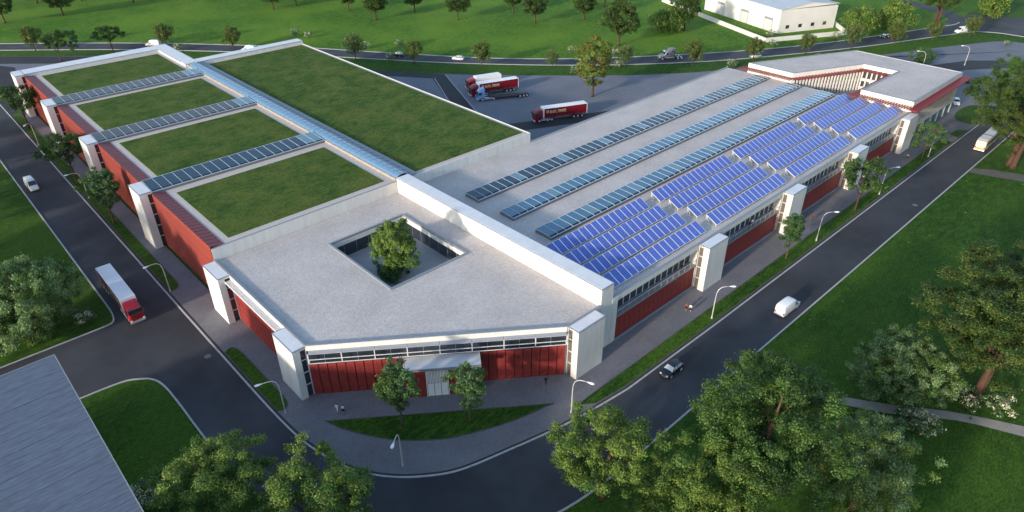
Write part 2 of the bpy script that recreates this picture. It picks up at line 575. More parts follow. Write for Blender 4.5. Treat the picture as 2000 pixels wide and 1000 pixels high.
lot = spline([(30, 327), (36.0, 320.4), (51.6, 305.5), (64.5, 293.1), (85, 269), (106, 240), (127.0, 210.1), (143.4, 187.5), (161.4, 168.3), (183.8, 146.6), (198.8, 134.6), (213.4, 125.3), (230.0, 117.2), (255, 103.5), (278.7, 91.6), (297, 84), (315.8, 75.3), (326, 70.5), (332.5, 65), (333, 58), (331, 50)], 3)
mb = MB()
mb.prism(lot + [(262, 50), (262, 100), (100, 100), (100, 230), (30, 246)], 0.0, 0.104, bottom=False)
tag(put('yard', mb.mesh('yard', 'yard')), 'grey paved truck yard behind the halls', kind='structure')
mb = MB()
for p in ([(143.4, 187.2), (139, 178), (128.1, 153.8), (118, 131), (110, 136), (128, 166.6), (137.4, 186.4), (140, 189.5)],
          [(113, 143.5), (128.3, 137.2), (157.8, 124.2), (195, 107.2), (185, 104.5), (142.4, 124.4), (128.1, 130.5), (113, 137)],
          [(262, 82), (278.5, 73.6), (291.6, 68), (299.5, 60.5), (305, 50), (297, 46), (291, 56), (278.9, 64.2), (262, 71.5)]):
    a = sum(p[i][0] * p[(i + 1) % len(p)][1] - p[(i + 1) % len(p)][0] * p[i][1] for i in range(len(p)))
    mb.quad(*[(q[0], q[1], 0.112) for q in (p if a > 0 else p[::-1])])
mb.quad((127, 210.2, 0.117), (108, 235.6, 0.117), (104, 231, 0.117), (128.2, 198.8, 0.117), (137.4, 186.2, 0.117), (143.4, 187.0, 0.117))
mb.quad((64.5, 292.5, 0.117), (36, 320, 0.117), (30, 326, 0.117), (30, 312, 0.117), (61, 284, 0.117))
mb.quad((85, 268.5, 0.117), (64.5, 292.5, 0.117), (61, 284, 0.117), (104, 231, 0.117), (108, 235.6, 0.117))
tag(put('service_road', mb.mesh('service_road', 'asphalt_dark')), 'dark asphalt service lanes across the truck yard', kind='structure')
mb = MB()
ribbon(mb, [(143.4, 187.0), (128.2, 153.6), (118, 131)], -0.1, 0.14, 0.10, 0.15)
ribbon(mb, [(138.0, 186.0), (128.0, 166.2), (113, 134)], -0.12, 0.12, 0.10, 0.15)
tag(put('yard_kerb', mb.mesh('yard_kerb', 'kerb')), 'thin pale kerbs beside the service lane', kind='structure')
# the dark cross street on the far left
mb = MB()
mb.quad((24.5, 236, 0.112), (28, 244, 0.112), (36.5, 300, 0.112), (30, 312, 0.112), (24.5, 300, 0.112))
tag(put('lane', mb.mesh('lane', 'asphalt_dark')), 'dark lane that runs behind the far left corner', kind='structure')


def verge(polys, label, z=0.15):
    mb = MB()
    for p in polys:
        mb.prism(p, 0.05, z, 1, 0, bottom=False)
        ribbon(mb, p + [p[0]], -0.0, 0.14, 0.05, z + 0.02, 1)
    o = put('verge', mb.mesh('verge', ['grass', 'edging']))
    tag(o, label, kind='structure')


def ccw(p):
    a = sum(p[i][0] * p[(i + 1) % len(p)][1] - p[(i + 1) % len(p)][0] * p[i][1] for i in range(len(p)))
    return p if a > 0 else p[::-1]


verge([ccw([(24.5, 246), (26.75, 246), (26.75, 121.2)] + spline([(26.75, 121.2), (26.4, 119.8), (25.4, 119.1), (24.5, 119.3)], 3))], 'long grass verge between the left road and its pavement')
verge([ccw([(24.5, 95.2)] + spline([(24.5, 95.2), (25.6, 95.9), (26.5, 95.0), (26.75, 92.5)], 3) + [(26.8, 85), (26.8, 79)] + spline([(26.8, 79), (26.5, 77.3), (25.4, 76.5), (24.55, 77.2)], 3))], 'short rounded grass verge beside the front left corner')
verge([ccw([(57.8, 47.6), (66, 47.6), (110, 47.6), (160, 47.6), (204.6, 47.6), (205.8, 44.75), (90, 44.75), (66, 45.1), (60, 45.8)])], 'long grass verge between the right road and its pavement')
verge([ccw([(211.2, 47.2), (215.6, 46.9), (217.9, 44.75), (210.2, 44.75)])], 'small grass triangle beside the right road')
verge([ccw(spline([(223.8, 45.0), (223.7, 47.4), (225.3, 50.4), (230, 51.8), (236, 52), (241, 50.8), (244.5, 47.5), (245.5, 44.75)], 3))], 'rounded grass island beyond the office block')
isl = ccw(spline([(28.7, 70.5), (29.6, 67.6), (31.4, 64.2), (34.0, 60.4), (36.9, 57.6), (40.7, 54.9), (48.5, 51.7), (55.4, 50.2)], 4) + [(42, 60.5)][0:0])
verge([isl], 'pointed crescent lawn in front of the entrance')
sheet('path', [spline([(-1, 0), (0, 0)], 1)[:0] + spline([(80, 33.6), (83, 29.2), (86.5, 24.0), (91.8, 15.6), (96.7, 9.0), (101.1, 0.8), (105, -8)], 3) +
               spline([(103, -9), (98.9, 0.2), (95.4, 7.8), (89.7, 15.1), (85.2, 23.0), (81.3, 28.6), (77, 33.6)], 3)], 0.012, 'path', 'pale footpath across the lower right lawn')
sheet('trodden_path', [[(191.6, 35.2), (194.2, 31.4), (196.1, 26.3), (200, 18), (205, 8), (199, 6), (195, 15), (193.1, 22), (190.2, 28.9), (188.2, 35.2)]], 0.012, 'dirt', 'grey trodden path that leaves the right road')

for (x, y, lab) in ((23.0 - 0.8, 96.4, 'round manhole cover in the road beside the small verge on the left'), (48.5, 43.4, 'round manhole cover in the road bend near the front tree'),
                    (160.5, 37.6, 'round manhole cover near the far kerb of the right road')):
    mb = MB()
    c = [(x + 0.45 * math.cos(t * math.pi / 8), y + 0.45 * math.sin(t * math.pi / 8)) for t in range(16)]
    mb.prism(c, 0.0, 0.022)
    c = [(x + 0.55 * math.cos(t * math.pi / 8), y + 0.55 * math.sin(t * math.pi / 8)) for t in range(16)]
    mb.prism(c, 0.0, 0.016)
    tag(put('manhole_cover', mb.mesh('manhole_cover', 'manhole')), lab, 'manhole cover', 'manhole covers in the road')

# ------------------------------------------------------------------ shared building pieces


def tower(parent, x0, x1, y0, y1, z, face, label=None):
    """white stair tower; face 'S' has its glazed slit on the -y side, 'W' on the -x side"""
    mb = MB()
    if face == 'S':
        g = x1 - 1.0
        mb.box(x0, g, y0, y1, 0, z)
        mb.box(g, x1, y0 + 0.5, y1, 0, z)
        mb.box(x1 - 0.08, x1, y0 + 0.02, y0 + 0.5, 0, z - 0.02)
        mb.box(g, x1 - 0.08, y0 + 0.02, y0 + 0.5, z - 0.35, z - 0.02)
    else:
        g = y1 - 0.95
        mb.box(x0, x1, y0, g, 0, z)
        mb.box(x0 + 0.5, x1, g, y1, 0, z)
        mb.box(x0 + 0.02, x0 + 0.5, y1 - 0.12, y1, 0, z - 0.02)
    t = part('tower', mb, 'white_wall', parent, label=label)
    mb = MB()
    mb.box(x0 - 0.06, x1 + 0.06, y0 - 0.06, y1 + (0.06 if face == 'S' else 0), z, z + 0.10, 0, 1)
    part('tower_roof', mb, ['coping', 'coping'], t)
    mb = MB()
    mb.box(x0 + 0.14, x1 - 0.14, y0 + 0.14, y1 - 0.14, z + 0.08, z + 0.125)
    part('roof_sheet', mb, 'white_metal', t)
    n = 5 if z > 11 else 4
    for k in range(n):
        a, b = z * k / n, z * (k + 1) / n - (0.4 if k == n - 1 else 0)
        mb = MB()
        if face == 'S':
            mb.box(g + 0.06, x1 - 0.1, y0 + 0.30, y0 + 0.36, a + 0.08, b - 0.04)
            mb.box(g, x1 - 0.08, y0 + 0.24, y0 + 0.42, b - 0.09, b + 0.03, 1)
        else:
            mb.box(x0 + 0.30, x0 + 0.36, g + 0.05, y1 - 0.14, a + 0.08, b - 0.04)
            mb.box(x0 + 0.22, x0 + 0.42, g, y1 - 0.12, b - 0.09, b + 0.03, 1)
        part('window', mb, ['window_dark' if face == 'S' else 'glass_tower', 'trim_white'], t)
    return t


def roof_light(name, parent, x0, x1, y0, y1, zc, pitch, gl, hi=0.35, pale=(), roofed=True):
    """mono-pitched strip roof light running along x: curb, frame and one pane per bay"""
    mb = MB()
    mb.box(x0, x1, y0, y1, zc - 0.62, zc - 0.02)
    c = part(name, mb, 'curb_metal', parent)
    n = max(1, round((x1 - x0) / pitch))
    p = (x1 - x0) / n
    fm = MB()
    for k in range(n + 1):
        x = x0 + k * p
        a, b = max(x0, x - 0.03), min(x1, x + 0.03)
        zk = zc + 0.05 + hi * 0.62 / (y1 - y0) + 0.10
        fm.loft([[(a, yq, zq - 0.1), (b, yq, zq - 0.1), (b, yq, zq + 0.06), (a, yq, zq + 0.06)] for yq, zq in ((y0 + 0.06, zc + 0.02), (y0 + 0.62, zk), (y1 - 0.04, zc + hi + 0.08))])
    for (ya, za) in ((y0 + 0.0, zc), (y1 - 0.14, zc + hi - 0.02)):
        fm.box(x0, x1, ya, ya + 0.14, za - 0.02, za + 0.11)
    part('frame', fm, 'frame_pale', c)
    for i, q in enumerate((gl, 'glass_pale')):
        pm = MB()
        ww = y1 - y0
        zf = 0.05 + hi * 0.62 / ww + 0.10
        pm.quad((0.0, 0.62, zf), (p, 0.62, zf), (p, ww - 0.14, hi + 0.08), (0.0, ww - 0.14, hi + 0.08))
        pm.quad((0.0, 0.14, -0.02), (p, 0.14, -0.02), (p, 0.62, zf), (0.0, 0.62, zf), m=1)
        me = pm.mesh('pane', [q, 'glass_low'])
        if i == 0:
            m0 = me
        else:
            m1 = me
    for k in range(n):
        put('pane', m1 if k in pale else m0, c, (x0 + k * p, y0, zc))
    return c


# ------------------------------------------------------------------ left hall with four green roofs
A = thing('green_roof_hall', 'long red and white hall with four grass roofs and glass strips between them', 'building', (30.6, 108.3, 0))
TY = [(136.45, 142.6), (170.75, 176.9), (205.05, 211.3)]
mb = MB()
mb.box(30.62, 69.0, 108.3, 244.9, 0, 11.60, 0, 1)
part('wall', mb, ['white_wall', 'border_gravel'], A)
mb = MB()
mb.box(30.55, 69.0, 108.22, 108.42, 9.0, 11.63)
mb.box(30.50, 69.0, 108.18, 108.50, 11.63, 11.69, 1)
part('parapet', mb, ['white_wall', 'coping'], A)
bays = [(108.45, 136.45), (142.6, 170.75), (176.9, 205.05), (211.3, 239.4)]
pan = MB()
pan.box(0.0, 0.16, 0.13, 0.57, 0.15, 11.98).box(0.012, 0.15, -0.132, 0.13, 0.15, 11.93, 1)
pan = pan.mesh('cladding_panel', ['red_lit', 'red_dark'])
top = MB()
top.loft([[(0, 0.03, 0), (2.55, 0.03, -0.42), (2.55, 0.03, -0.36), (0, 0.03, 0.07)], [(0, 1.26, 0), (2.55, 1.26, -0.42), (2.55, 1.26, -0.36), (0, 1.26, 0.07)]])
top = top.mesh('coping_panel', 'red_top')
for (a, b) in bays:
    n = 40
    for k in range(n):
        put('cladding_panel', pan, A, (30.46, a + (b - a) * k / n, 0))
    for k in range(20):
        put('coping_panel', top, A, (30.42, a + (b - a) * k / 20, 12.01))
mb = MB()
for (a, b) in bays:
    mb.loft([[(30.62, a, 11.3), (32.9, a, 11.3), (32.9, a, 11.58), (30.62, a, 11.95)], [(30.62, b, 11.3), (32.9, b, 11.3), (32.9, b, 11.58), (30.62, b, 11.95)]])
    mb.box(32.98, 33.15, a, b, 11.4, 11.64, 1)
part('coping_base', mb, ['red_dark', 'coping'], A)
for i, (a, b) in enumerate([(110.1, 134.1), (144.7, 168.6), (179.0, 203.1), (213.4, 237.6)]):
    mb = MB()
    mb.box(34.4, 67.2, a, b, 11.58, 11.70)
    part('green_roof', mb, 'roof_grass', A)
pl = [(), (13,), ()]
for i, (a, b) in enumerate(TY):
    roof_light('glass_strip', A, 30.75, 68.9, a + 0.1, b - 0.1, 12.12, 2.04, ('glass_dark', 'glass_grey', 'glass_grey')[i], 0.3, (17, 18))
for k, (a, b) in enumerate(TY + [(239.4, 245.35)]):
    tower(A, 28.2, 30.7, a, b, 12.3, 'S')
mb = MB()
mb.box(30.7, 72.6, 240.1, 245.35, 0, 12.3)
mb.box(68.5, 72.6, 217.5, 240.1, 0, 12.3)
part('rear_parapet', mb, 'white_wall', A)
mb = MB()
mb.box(30.76, 72.7, 240.0, 245.45, 12.3, 12.38)
mb.box(68.4, 72.7, 221.0, 240.0, 12.3, 12.38)
mb.box(30.8, 72.5, 240.25, 245.3, 12.37, 12.41, 1)
mb.box(68.65, 72.5, 217.6, 240.25, 12.37, 12.41, 1)
part('parapet_roof', mb, ['coping', 'white_metal'], A)
# glass vault along the spine
mb = MB()
segs = [108.45, 136.5, 142.5, 170.8, 176.8, 205.1, 211.2, 217.6]
mb.box(69.0, 69.3, 108.45, 217.6, 11.3, 12.18)
sp = part('glass_vault', mb, 'timber', A)
mb = MB()
mb.box(72.0, 74.3, 108.5, 217.5, 11.3, 11.95, 0, 0)
for k in range(54):
    mb.box(73.0, 73.5, 109.3 + 2 * k, 109.9 + 2 * k, 11.94, 12.06, 1)
part('ledge', mb, ['coping', 'grey_metal'], sp)
prof = [(69.2, 12.20), (69.7, 12.52), (70.3, 12.70), (70.9, 12.74), (71.5, 12.66), (72.05, 12.45)]
pm = MB()
for i in range(5):
    (xa, za), (xb, zb) = prof[i], prof[i + 1]
    pm.quad((xa - 69, 0.03, za), (xb - 69, 0.03, zb), (xb - 69, 1.97, zb), (xa - 69, 1.97, za))
pm = pm.mesh('pane', 'glass_vault', True)
fm = MB()
for k in range(55):
    y = 108.5 + 2.0 * k
    for i in range(5):
        (xa, za), (xb, zb) = prof[i], prof[i + 1]
        fm.loft([[(xa, y - 0.03, za), (xa, y + 0.03, za), (xa, y + 0.03, za + 0.07), (xa, y - 0.03, za + 0.07)],
                 [(xb, y - 0.03, zb), (xb, y + 0.03, zb), (xb, y + 0.03, zb + 0.07), (xb, y - 0.03, zb + 0.07)]])
fm.box(71.95, 72.2, 108.5, 217.5, 12.0, 12.5)
part('rib', fm, 'coping', sp)
for k in range(54):
    put('pane', pm, sp, (69.0, 108.5 + 2.0 * k, 0))

# ------------------------------------------------------------------ big green roof hall
B = thing('meadow_roof_hall', 'wide white hall under one big rectangle of roof grass', 'building', (74, 108.3, 0))
mb = MB()
mb.box(72.05, 107.3, 108.3, 221.0, 0, 11.40, 0, 1)
part('wall', mb, ['white_wall', 'border_gravel'], B)
mb = MB()
mb.box(72.1, 107.36, 108.22, 108.42, 9.0, 11.52)
mb.box(107.16, 107.36, 108.42, 217.2, 9.0, 11.52)
part('parapet', mb, 'white_wall', B)
mb = MB()
mb.box(74.6, 106.2, 109.9, 215.8, 11.38, 11.53)
part('green_roof', mb, 'roof_grass', B)
mb = MB()
mb.box(69.0, 107.7, 217.6, 221.3, 0, 12.25)
part('rear_parapet', mb, 'white_wall', B)
mb = MB()
mb.box(72.75, 107.8, 217.5, 221.4, 12.25, 12.33)
mb.box(69.1, 107.65, 217.7, 221.2, 12.32, 12.365, 1)
part('parapet_roof', mb, ['coping', 'white_metal'], B)

# ------------------------------------------------------------------ entrance block
C = thing('entrance_block', 'front block with gravel roof, square tree courtyard and slanted red entrance wall', 'building', (45, 80, 0))
P1, P2 = Vector((30.47, 76.47)), Vector((61.3, 53.5))
D = (P2 - P1).normalized()
LF = (P2 - P1).length
NF = Vector((D.y, -D.x))
ANG = math.atan2(D.y, D.x)


def fr(s, o):
    p = P1 + D * s + NF * o
    return (p.x, p.y)


HX0, HX1, HY0, HY1 = 48.2, 63.95, 80.35, 99.4
RZ = 9.12
core = [(30.55, 108.2), (30.55, 76.5), (61.35, 53.6), (69.0, 53.6), (69.0, 108.2)]


def ring_roof(mb, z0, z1, inset, m, mt):
    o = [(30.47 + inset, 108.15), (30.47 + inset, 76.5 + inset * 0.45), (61.35 + inset * 0.4, 53.55 + inset), (69.0, 53.55 + inset), (69.0, 108.15)]
    h = [(HX0, HY0), (HX1, HY0), (HX1, HY1), (HX0, HY1)]
    # split the ring into four convex-ish quads
    mb.prism([o[0], o[1], h[0], h[3]], z0, z1, m, mt)
    mb.prism([o[1], o[2], (HX1, o[2][1] + (HX1 - o[2][0]) * 0), h[1], h[0]], z0, z1, m, mt)
    mb.prism([(HX1, o[2][1]), o[3], o[4], (HX1, o[4][1]), h[2], h[1]], z0, z1, m, mt)
    mb.prism([(HX1, o[4][1]), o[0], h[3], h[2]], z0, z1, m, mt)


mb = MB()
ring_roof(mb, 8.6, RZ, 0.0, 0, 1)
part('roof', mb, ['white_wall', 'gravel'], C)
mb = MB()
mb.box(30.75, 30.95, 76.7, 108.2, 0, 8.6)
mb.prism([fr(0.1, -0.3), fr(LF, -0.3), fr(LF, -0.5), fr(0.1, -0.5)], 0, 8.6)
mb.box(61.35, 69.0, 53.6, 53.8, 0, 8.6)
part('wall', mb, 'white_wall', C)
# parapet edge
mb = MB()
pp = [(30.42, 108.2), (30.42, 76.45), (61.32, 53.45), (69.0, 53.45)]
ribbon(mb, pp, 0.0, 0.30, 8.55, 9.50, 0)
part('parapet', mb, 'white_wall', C)
mb = MB()
ribbon(mb, pp, -0.03, 0.34, 9.50, 9.56, 0)
part('coping', mb, 'coping', C)
mb = MB()
for (a, b, c, d) in ((HX0 - 0.4, HX1 + 0.4, HY0 - 0.4, HY0), (HX0 - 0.4, HX1 + 0.4, HY1, HY1 + 0.4), (HX0 - 0.4, HX0, HY0, HY1), (HX1, HX1 + 0.4, HY0, HY1)):
    mb.box(a, b, c, d, RZ - 0.1, RZ + 0.22)
part('courtyard_rim', mb, 'coping', C)
mb = MB()
mb.box(HX0 - 1, HX1 + 1, HY0 - 1, HY1 + 1, 5.0, 5.4, 1)
mb.box(HX0 - 0.1, HX1 + 0.1, HY1 + 0.02, HY1 + 0.2, 8.0, 9.1)
mb.box(HX1 + 0.02, HX1 + 0.2, HY0, HY1, 8.0, 9.1)
mb.box(HX0 - 0.2, HX0 - 0.02, HY0, HY1, 8.0, 9.1)
mb.box(HX0, HX1, HY0 - 0.2, HY0 - 0.02, 8.0, 9.1)
part('courtyard_floor', mb, ['white_wall', 'court_floor'], C)
wm = MB()
wm.box(0.04, 2.58, 0, 0.06, 0, 2.6)
wm.box(-0.03, 0.04, -0.06, 0.08, 0, 2.6, 1)
wm = wm.mesh('courtyard_window', ['window_dark', 'grey_metal'])
for k in range(6):
    put('courtyard_window', wm, C, (HX0 + 2.625 * k, HY1 + 0.25, 5.4))
for k in range(7):
    put('courtyard_window', wm, C, (HX1 + 0.25, HY1 - 2.7 * k, 5.4), R(-90))
# slanted front: panels, windows, sunshade and frame
w0 = MB()
w0.box(0.06, 1.23, -0.05, 0.12, 0.05, 5.93)
w0.box(-0.10, 0.06, 0.05, 0.12, 0.05, 5.93, 1)
w0 = w0.mesh('cladding_panel', ['red_clad', 'red_dark'])
for k in range(29):
    x, y = fr(0.02 + k * LF / 29, 0.0)
    put('cladding_panel', w0, C, (x, y, 0), ANG)
for k in range(15):
    put('cladding_panel', w0, C, (30.5, 102.0 - k * 1.305, 0), R(-90))
g1 = MB()
g1.box(0.03, 2.38, 0, 0.08, 6.0, 8.6)
g1.box(-0.03, 0.03, -0.04, 0.1, 5.95, 8.6, 1)
g1 = g1.mesh('window', ['window_dark', 'grey_metal'])
for k in range(16):
    x, y = fr(0.05 + k * LF / 16, -0.12)
    put('window', g1, C, (x, y, 0), ANG)
for k in range(8):
    put('window', g1, C, (30.62, 102.0 - k * 2.44, 0), R(-90))
fm = MB()
for s in [0.35 + 4.75 * k for k in range(9)]:
    a, b = fr(s - 0.06, 1.0), fr(s + 0.06, 1.0)
    c, d = fr(s + 0.06, 0.88), fr(s - 0.06, 0.88)
    fm.prism([a, b, c, d], 6.82, 8.58)
for z in (6.86, 7.58):
    fm.prism([fr(0.3, 1.0), fr(38.4, 1.0), fr(38.4, 0.9), fr(0.3, 0.9)], z - 0.04, z + 0.04)
for s in (0.35, 19.3, 38.3):
    fm.prism([fr(s - 0.05, 0.95), fr(s + 0.05, 0.95), fr(s + 0.05, 0), fr(s - 0.05, 0)], 6.8, 6.9)
part('balcony_frame', fm, 'trim_white', C)
sl = MB()
sl.box(0, 4.7, 0.10, 0.9, 0, 0.05)
for k in range(26):
    sl.box(0.04 + k * 0.18, 0.13 + k * 0.18, 0.09, 0.91, 0.04, 0.09)
sl = sl.mesh('sunshade', 'sunshade_grey')
for k in range(8):
    x, y = fr(0.38 + 4.75 * k, 1.0)
    put('sunshade', sl, C, (x, y, 8.5), ANG)
sb = MB()
for k in range(6):
    sb.box(-0.95 + 0.17 * k, -0.86 + 0.17 * k, 0, 19.4, 0, 0.07)
for k in range(5):
    sb.box(-0.97, 0.0, 4.7 * k, 4.7 * k + 0.1, -0.1, 0.0)
sb.box(-1.05, -0.95, 0, 19.4, -0.12, 0.07)
put('louvre', sb.mesh('louvre', 'trim_white'), C, (30.45, 82.55, 8.45))
# entrance box
mb = MB()
mb.prism([fr(14.2, 0.1), fr(14.2, 2.4), fr(24.9, 2.4), fr(24.9, 0.1)], 0.1, 5.6)
v = part('porch', mb, 'red_clad', C)
q0 = MB()
q0.box(0.05, 1.28, -0.06, 0.02, 0.06, 5.55)
q0.box(-0.05, 0.05, 0.0, 0.02, 0.06, 5.55, 1)
q0 = q0.mesh('cladding_panel', ['red_clad', 'red_dark'])
for s in (14.25, 15.58, 20.95, 22.28, 23.6):
    x, y = fr(s, 2.42)
    put('cladding_panel', q0, v, (x, y, 0.04), ANG)
mb = MB()
mb.prism([fr(13.8, 0.05), fr(13.8, 3.05), fr(25.15, 3.05), fr(25.15, 0.05)], 5.62, 5.92, 1, 0)
mb.prism([fr(13.75, 3.0), fr(13.75, 3.15), fr(25.2, 3.15), fr(25.2, 3.0)], 5.58, 5.97, 1)
mb.prism([fr(25.1, 0.05), fr(25.1, 3.1), fr(25.25, 3.1), fr(25.25, 0.05)], 5.58, 5.97, 2)
part('canopy', mb, ['white_metal', 'grey_metal', 'trim_white'], v)
mb = MB()
mb.prism([fr(17.0, 2.4), fr(17.0, 2.56), fr(17.12, 2.56), fr(17.12, 2.4)], 0.1, 5.1)
mb.prism([fr(20.22, 2.4), fr(20.22, 2.56), fr(20.34, 2.56), fr(20.34, 2.4)], 0.1, 5.1)
mb.prism([fr(17.0, 2.42), fr(17.0, 2.55), fr(20.3, 2.55), fr(20.3, 2.42)], 5.0, 5.12)
dr = part('door', mb, 'trim_white', C)
for k in range(14):
    mb = MB()
    a = 17.14 + k * 0.22
    mb.prism([fr(a, 2.40), fr(a, 2.50), fr(a + 0.15, 2.50), fr(a + 0.15, 2.40)], 2.65, 5.0)
    part('slat', mb, 'door_sky_white', dr)
for k in range(3):
    mb = MB()
    a = 17.14 + k * 1.03
    mb.prism([fr(a + 0.03, 2.42), fr(a + 0.03, 2.48), fr(a + 0.98, 2.48), fr(a + 0.98, 2.42)], 0.12, 2.55)
    part('pane', mb, 'door_sky_white', dr)
mb = MB()
mb.prism([fr(17.12, 2.38), fr(17.12, 2.44), fr(20.22, 2.44), fr(20.22, 2.38)], 0.1, 5.0)
part('backing', mb, 'dark_metal', dr)
tower(C, 28.4, 30.5, 76.45, 82.55, 9.3, 'S')
tower(C, 28.4, 30.5, 101.95, 108.05, 9.3, 'S')
tower(C, 61.6, 67.7, 51.35, 53.5, 9.3, 'W')

# ------------------------------------------------------------------ long hall
H_ = thing('production_hall', 'long hall with pale gravel roof, three blue roof lights and solar panels', 'building', (73, 53.6, 0))
HR = 9.2
mb = MB()
mb.box(72.1, 193.0, 53.9, 108.2, 0, 4.9)
mb.box(72.1, 193.0, 55.2, 108.2, 4.9, 8.2)
mb.box(72.1, 193.0, 53.62, 108.2, 8.2, HR, 0, 1)
for (a, b) in ((72.05, 73.4), (96.2, 102.3), (126.45, 132.5), (156.7, 162.7), (187.0, 193.0)):
    mb.box(a, b, 53.6, 55.3, 0, 8.25)
part('wall', mb, ['white_wall', 'gravel'], H_)
mb = MB()
mb.box(72.05, 193.1, 53.52, 53.85, HR - 0.9, HR + 0.20)
mb.box(108.0, 193.1, 108.0, 108.35, HR - 0.9, HR + 0.15)
part('fascia', mb, 'white_wall', H_)
mb = MB()
mb.box(72.0, 193.15, 53.48, 53.95, HR + 0.20, HR + 0.26)
mb.box(107.5, 193.15, 107.9, 108.42, HR + 0.15, HR + 0.22)
mb.box(192.9, 193.15, 53.95, 107.9, HR + 0.0, HR + 0.1)
part('coping', mb, 'coping', H_)
mb = MB()
mb.box(69.1, 72.0, 53.5, 108.25, 0, 12.35)
mb.box(72.0, 73.35, 53.46, 53.9, 0, HR)
pw = part('party_wall', mb, 'white_wall', H_, label='tall white wall that stands above both roofs')
mb = MB()
mb.box(69.02, 72.08, 53.42, 108.33, 12.35, 12.42)
mb.box(69.2, 71.9, 53.6, 108.15, 12.41, 12.46, 1)
part('coping', mb, ['coping', 'white_metal'], pw)
rp = MB()
rp.box(0.06, 1.29, -0.03, 0.1, 0.1, 4.9)
rp.box(-0.062, 0.062, -0.022, 0.1, 0.1, 4.9, 1)
rp = rp.mesh('cladding_panel', ['red_clad', 'red_dark'])
wd = MB()
wd.box(0.12, 1.70, 0, 0.08, 5.05, 8.15)
wd.box(0.0, 0.12, -0.08, 0.08, 5.0, 8.2, 1)
wd.box(0.12, 1.70, -0.02, 0.08, 6.95, 7.03, 1)
wd = wd.mesh('window', ['window_dark', 'trim_white'])
for (a, b) in ((73.4, 96.2), (102.3, 126.45), (132.5, 156.7), (162.7, 187.0)):
    n = round((b - a) / 1.35)
    for k in range(n):
        put('cladding_panel', rp, H_, (a + (b - a) * k / n, 53.74, 0))
    n = round((b - a) / 1.82)
    for k in range(n):
        put('window', wd, H_, (a + (b - a) * k / n, 55.05, 0))
    mb = MB()
    mb.box(a, b, 53.56, 55.2, 4.82, 4.96)
    mb.box(a, b, 53.54, 53.60, 4.70, 5.02)
    g = part('gallery', mb, 'grey_metal', H_)
    mb = MB()
    mb.box(a, b, 53.58, 53.66, 5.98, 6.05)
    for k in range(n + 1):
        x = a + (b - a) * k / n
        mb.box(x - 0.02, x + 0.02, 53.60, 53.64, 5.0, 6.0)
    part('handrail', mb, 'pole', g)
    mb = MB()
    mb.box(a, b, 53.30, 53.62, 0.05, 0.32)
    part('plinth', mb, 'coping', H_)
for (a, b) in ((96.2, 102.3), (126.45, 132.3), (156.8, 162.6), (187.0, 193.0)):
    tower(H_, a, b, 51.3, 53.45, 9.3, 'W')
for i, (a, b) in enumerate(((93.1, 97.2), (82.9, 86.7), (72.9, 77.0))):
    roof_light('roof_light', H_, 78.0, 191.0, a, b, 9.72, 2.02, ('glass_dark' if i == 0 else 'glass_blue'), 0.22, (6, 13, 20, 27, 34, 41, 48, 54, 55))

# ------------------------------------------------------------------ solar arrays
pm = MB()
ang = math.atan2(1.25, 2.5)
SL = 2.80
me = bpy.data.meshes.new('solar_panel')
bmx = bmesh.new()
uvl = bmx.loops.layers.uv.new('UVMap')


def bquad(pts, mi, uv=None):
    f = bmx.faces.new([bmx.verts.new(p) for p in pts])
    f.material_index = mi
    if uv:
        for l, u in zip(f.loops, uv):
            l[uvl].uv = u


def sp_(x, t, h=0.0):
    return (x, t * math.cos(ang) - h * math.sin(ang), t * math.sin(ang) + h * math.cos(ang))


bquad([sp_(0.10, 0.05, 0.045), sp_(1.56, 0.05, 0.045), sp_(1.56, SL - 0.05, 0.045), sp_(0.10, SL - 0.05, 0.045)], 0, [(0, 0), (1, 0), (1, 1), (0, 1)])
for (x0, x1, t0, t1) in ((0.0, 0.10, 0, SL), (1.56, 1.66, 0, SL), (0.10, 1.56, 0, 0.05), (0.10, 1.56, SL - 0.05, SL)):
    bquad([sp_(x0, t0, 0.05), sp_(x1, t0, 0.05), sp_(x1, t1, 0.05), sp_(x0, t1, 0.05)], 1)
bquad([sp_(0, 0, 0), sp_(1.66, 0, 0), sp_(1.66, 0, 0.05), sp_(0, 0, 0.05)], 1)
bquad([sp_(0, 0, 0), sp_(0, 0, 0.05), sp_(0, SL, 0.05), sp_(0, SL, 0)], 1)
bquad([sp_(1.66, 0, 0.05), sp_(1.66, 0, 0), sp_(1.66, SL, 0), sp_(1.66, SL, 0.05)], 1)
bquad([sp_(0, SL, 0), sp_(0, 0, 0), sp_(1.66, 0, 0), sp_(1.66, SL, 0)], 1)
bmx.to_mesh(me)
bmx.free()
me.materials.append(M['solar_cells'])
me.materials.append(M['trim_white'])
rk = MB()
for k in range(9):
    x = 0.05 + k * 3.3
    rk.tube([(x, 0.15, -0.45), (x, 0.15, 0.04)], 0.035, 4)
    rk.tube([(x, 2.3, -0.45), (x, 2.3, 1.12)], 0.035, 4)
    rk.tube([(x, 1.5, -0.45), (x, 2.3, 1.0)], 0.03, 4)
    rk.tube([(x, 0.1, 0.0), (x, 2.45, 1.18)], 0.03, 4)
    rk.tube([(x, 2.3, -0.42), (x, 1.2, -0.42)], 0.03, 4)
rk.tube([(0, 0.15, 0.03), (26.6, 0.15, 0.03)], 0.03, 4)
rk.tube([(0, 2.3, 1.1), (26.6, 2.3, 1.1)], 0.03, 4)
rkm = rk.mesh('rack', 'trim_white')
rows = ['row nearest the roof lights', 'second row from roof lights', 'third row from roof lights', 'row nearest the roof edge']
grp = ['group beside tall white wall', 'second group from white wall', 'third group from white wall', 'group beside the office block']
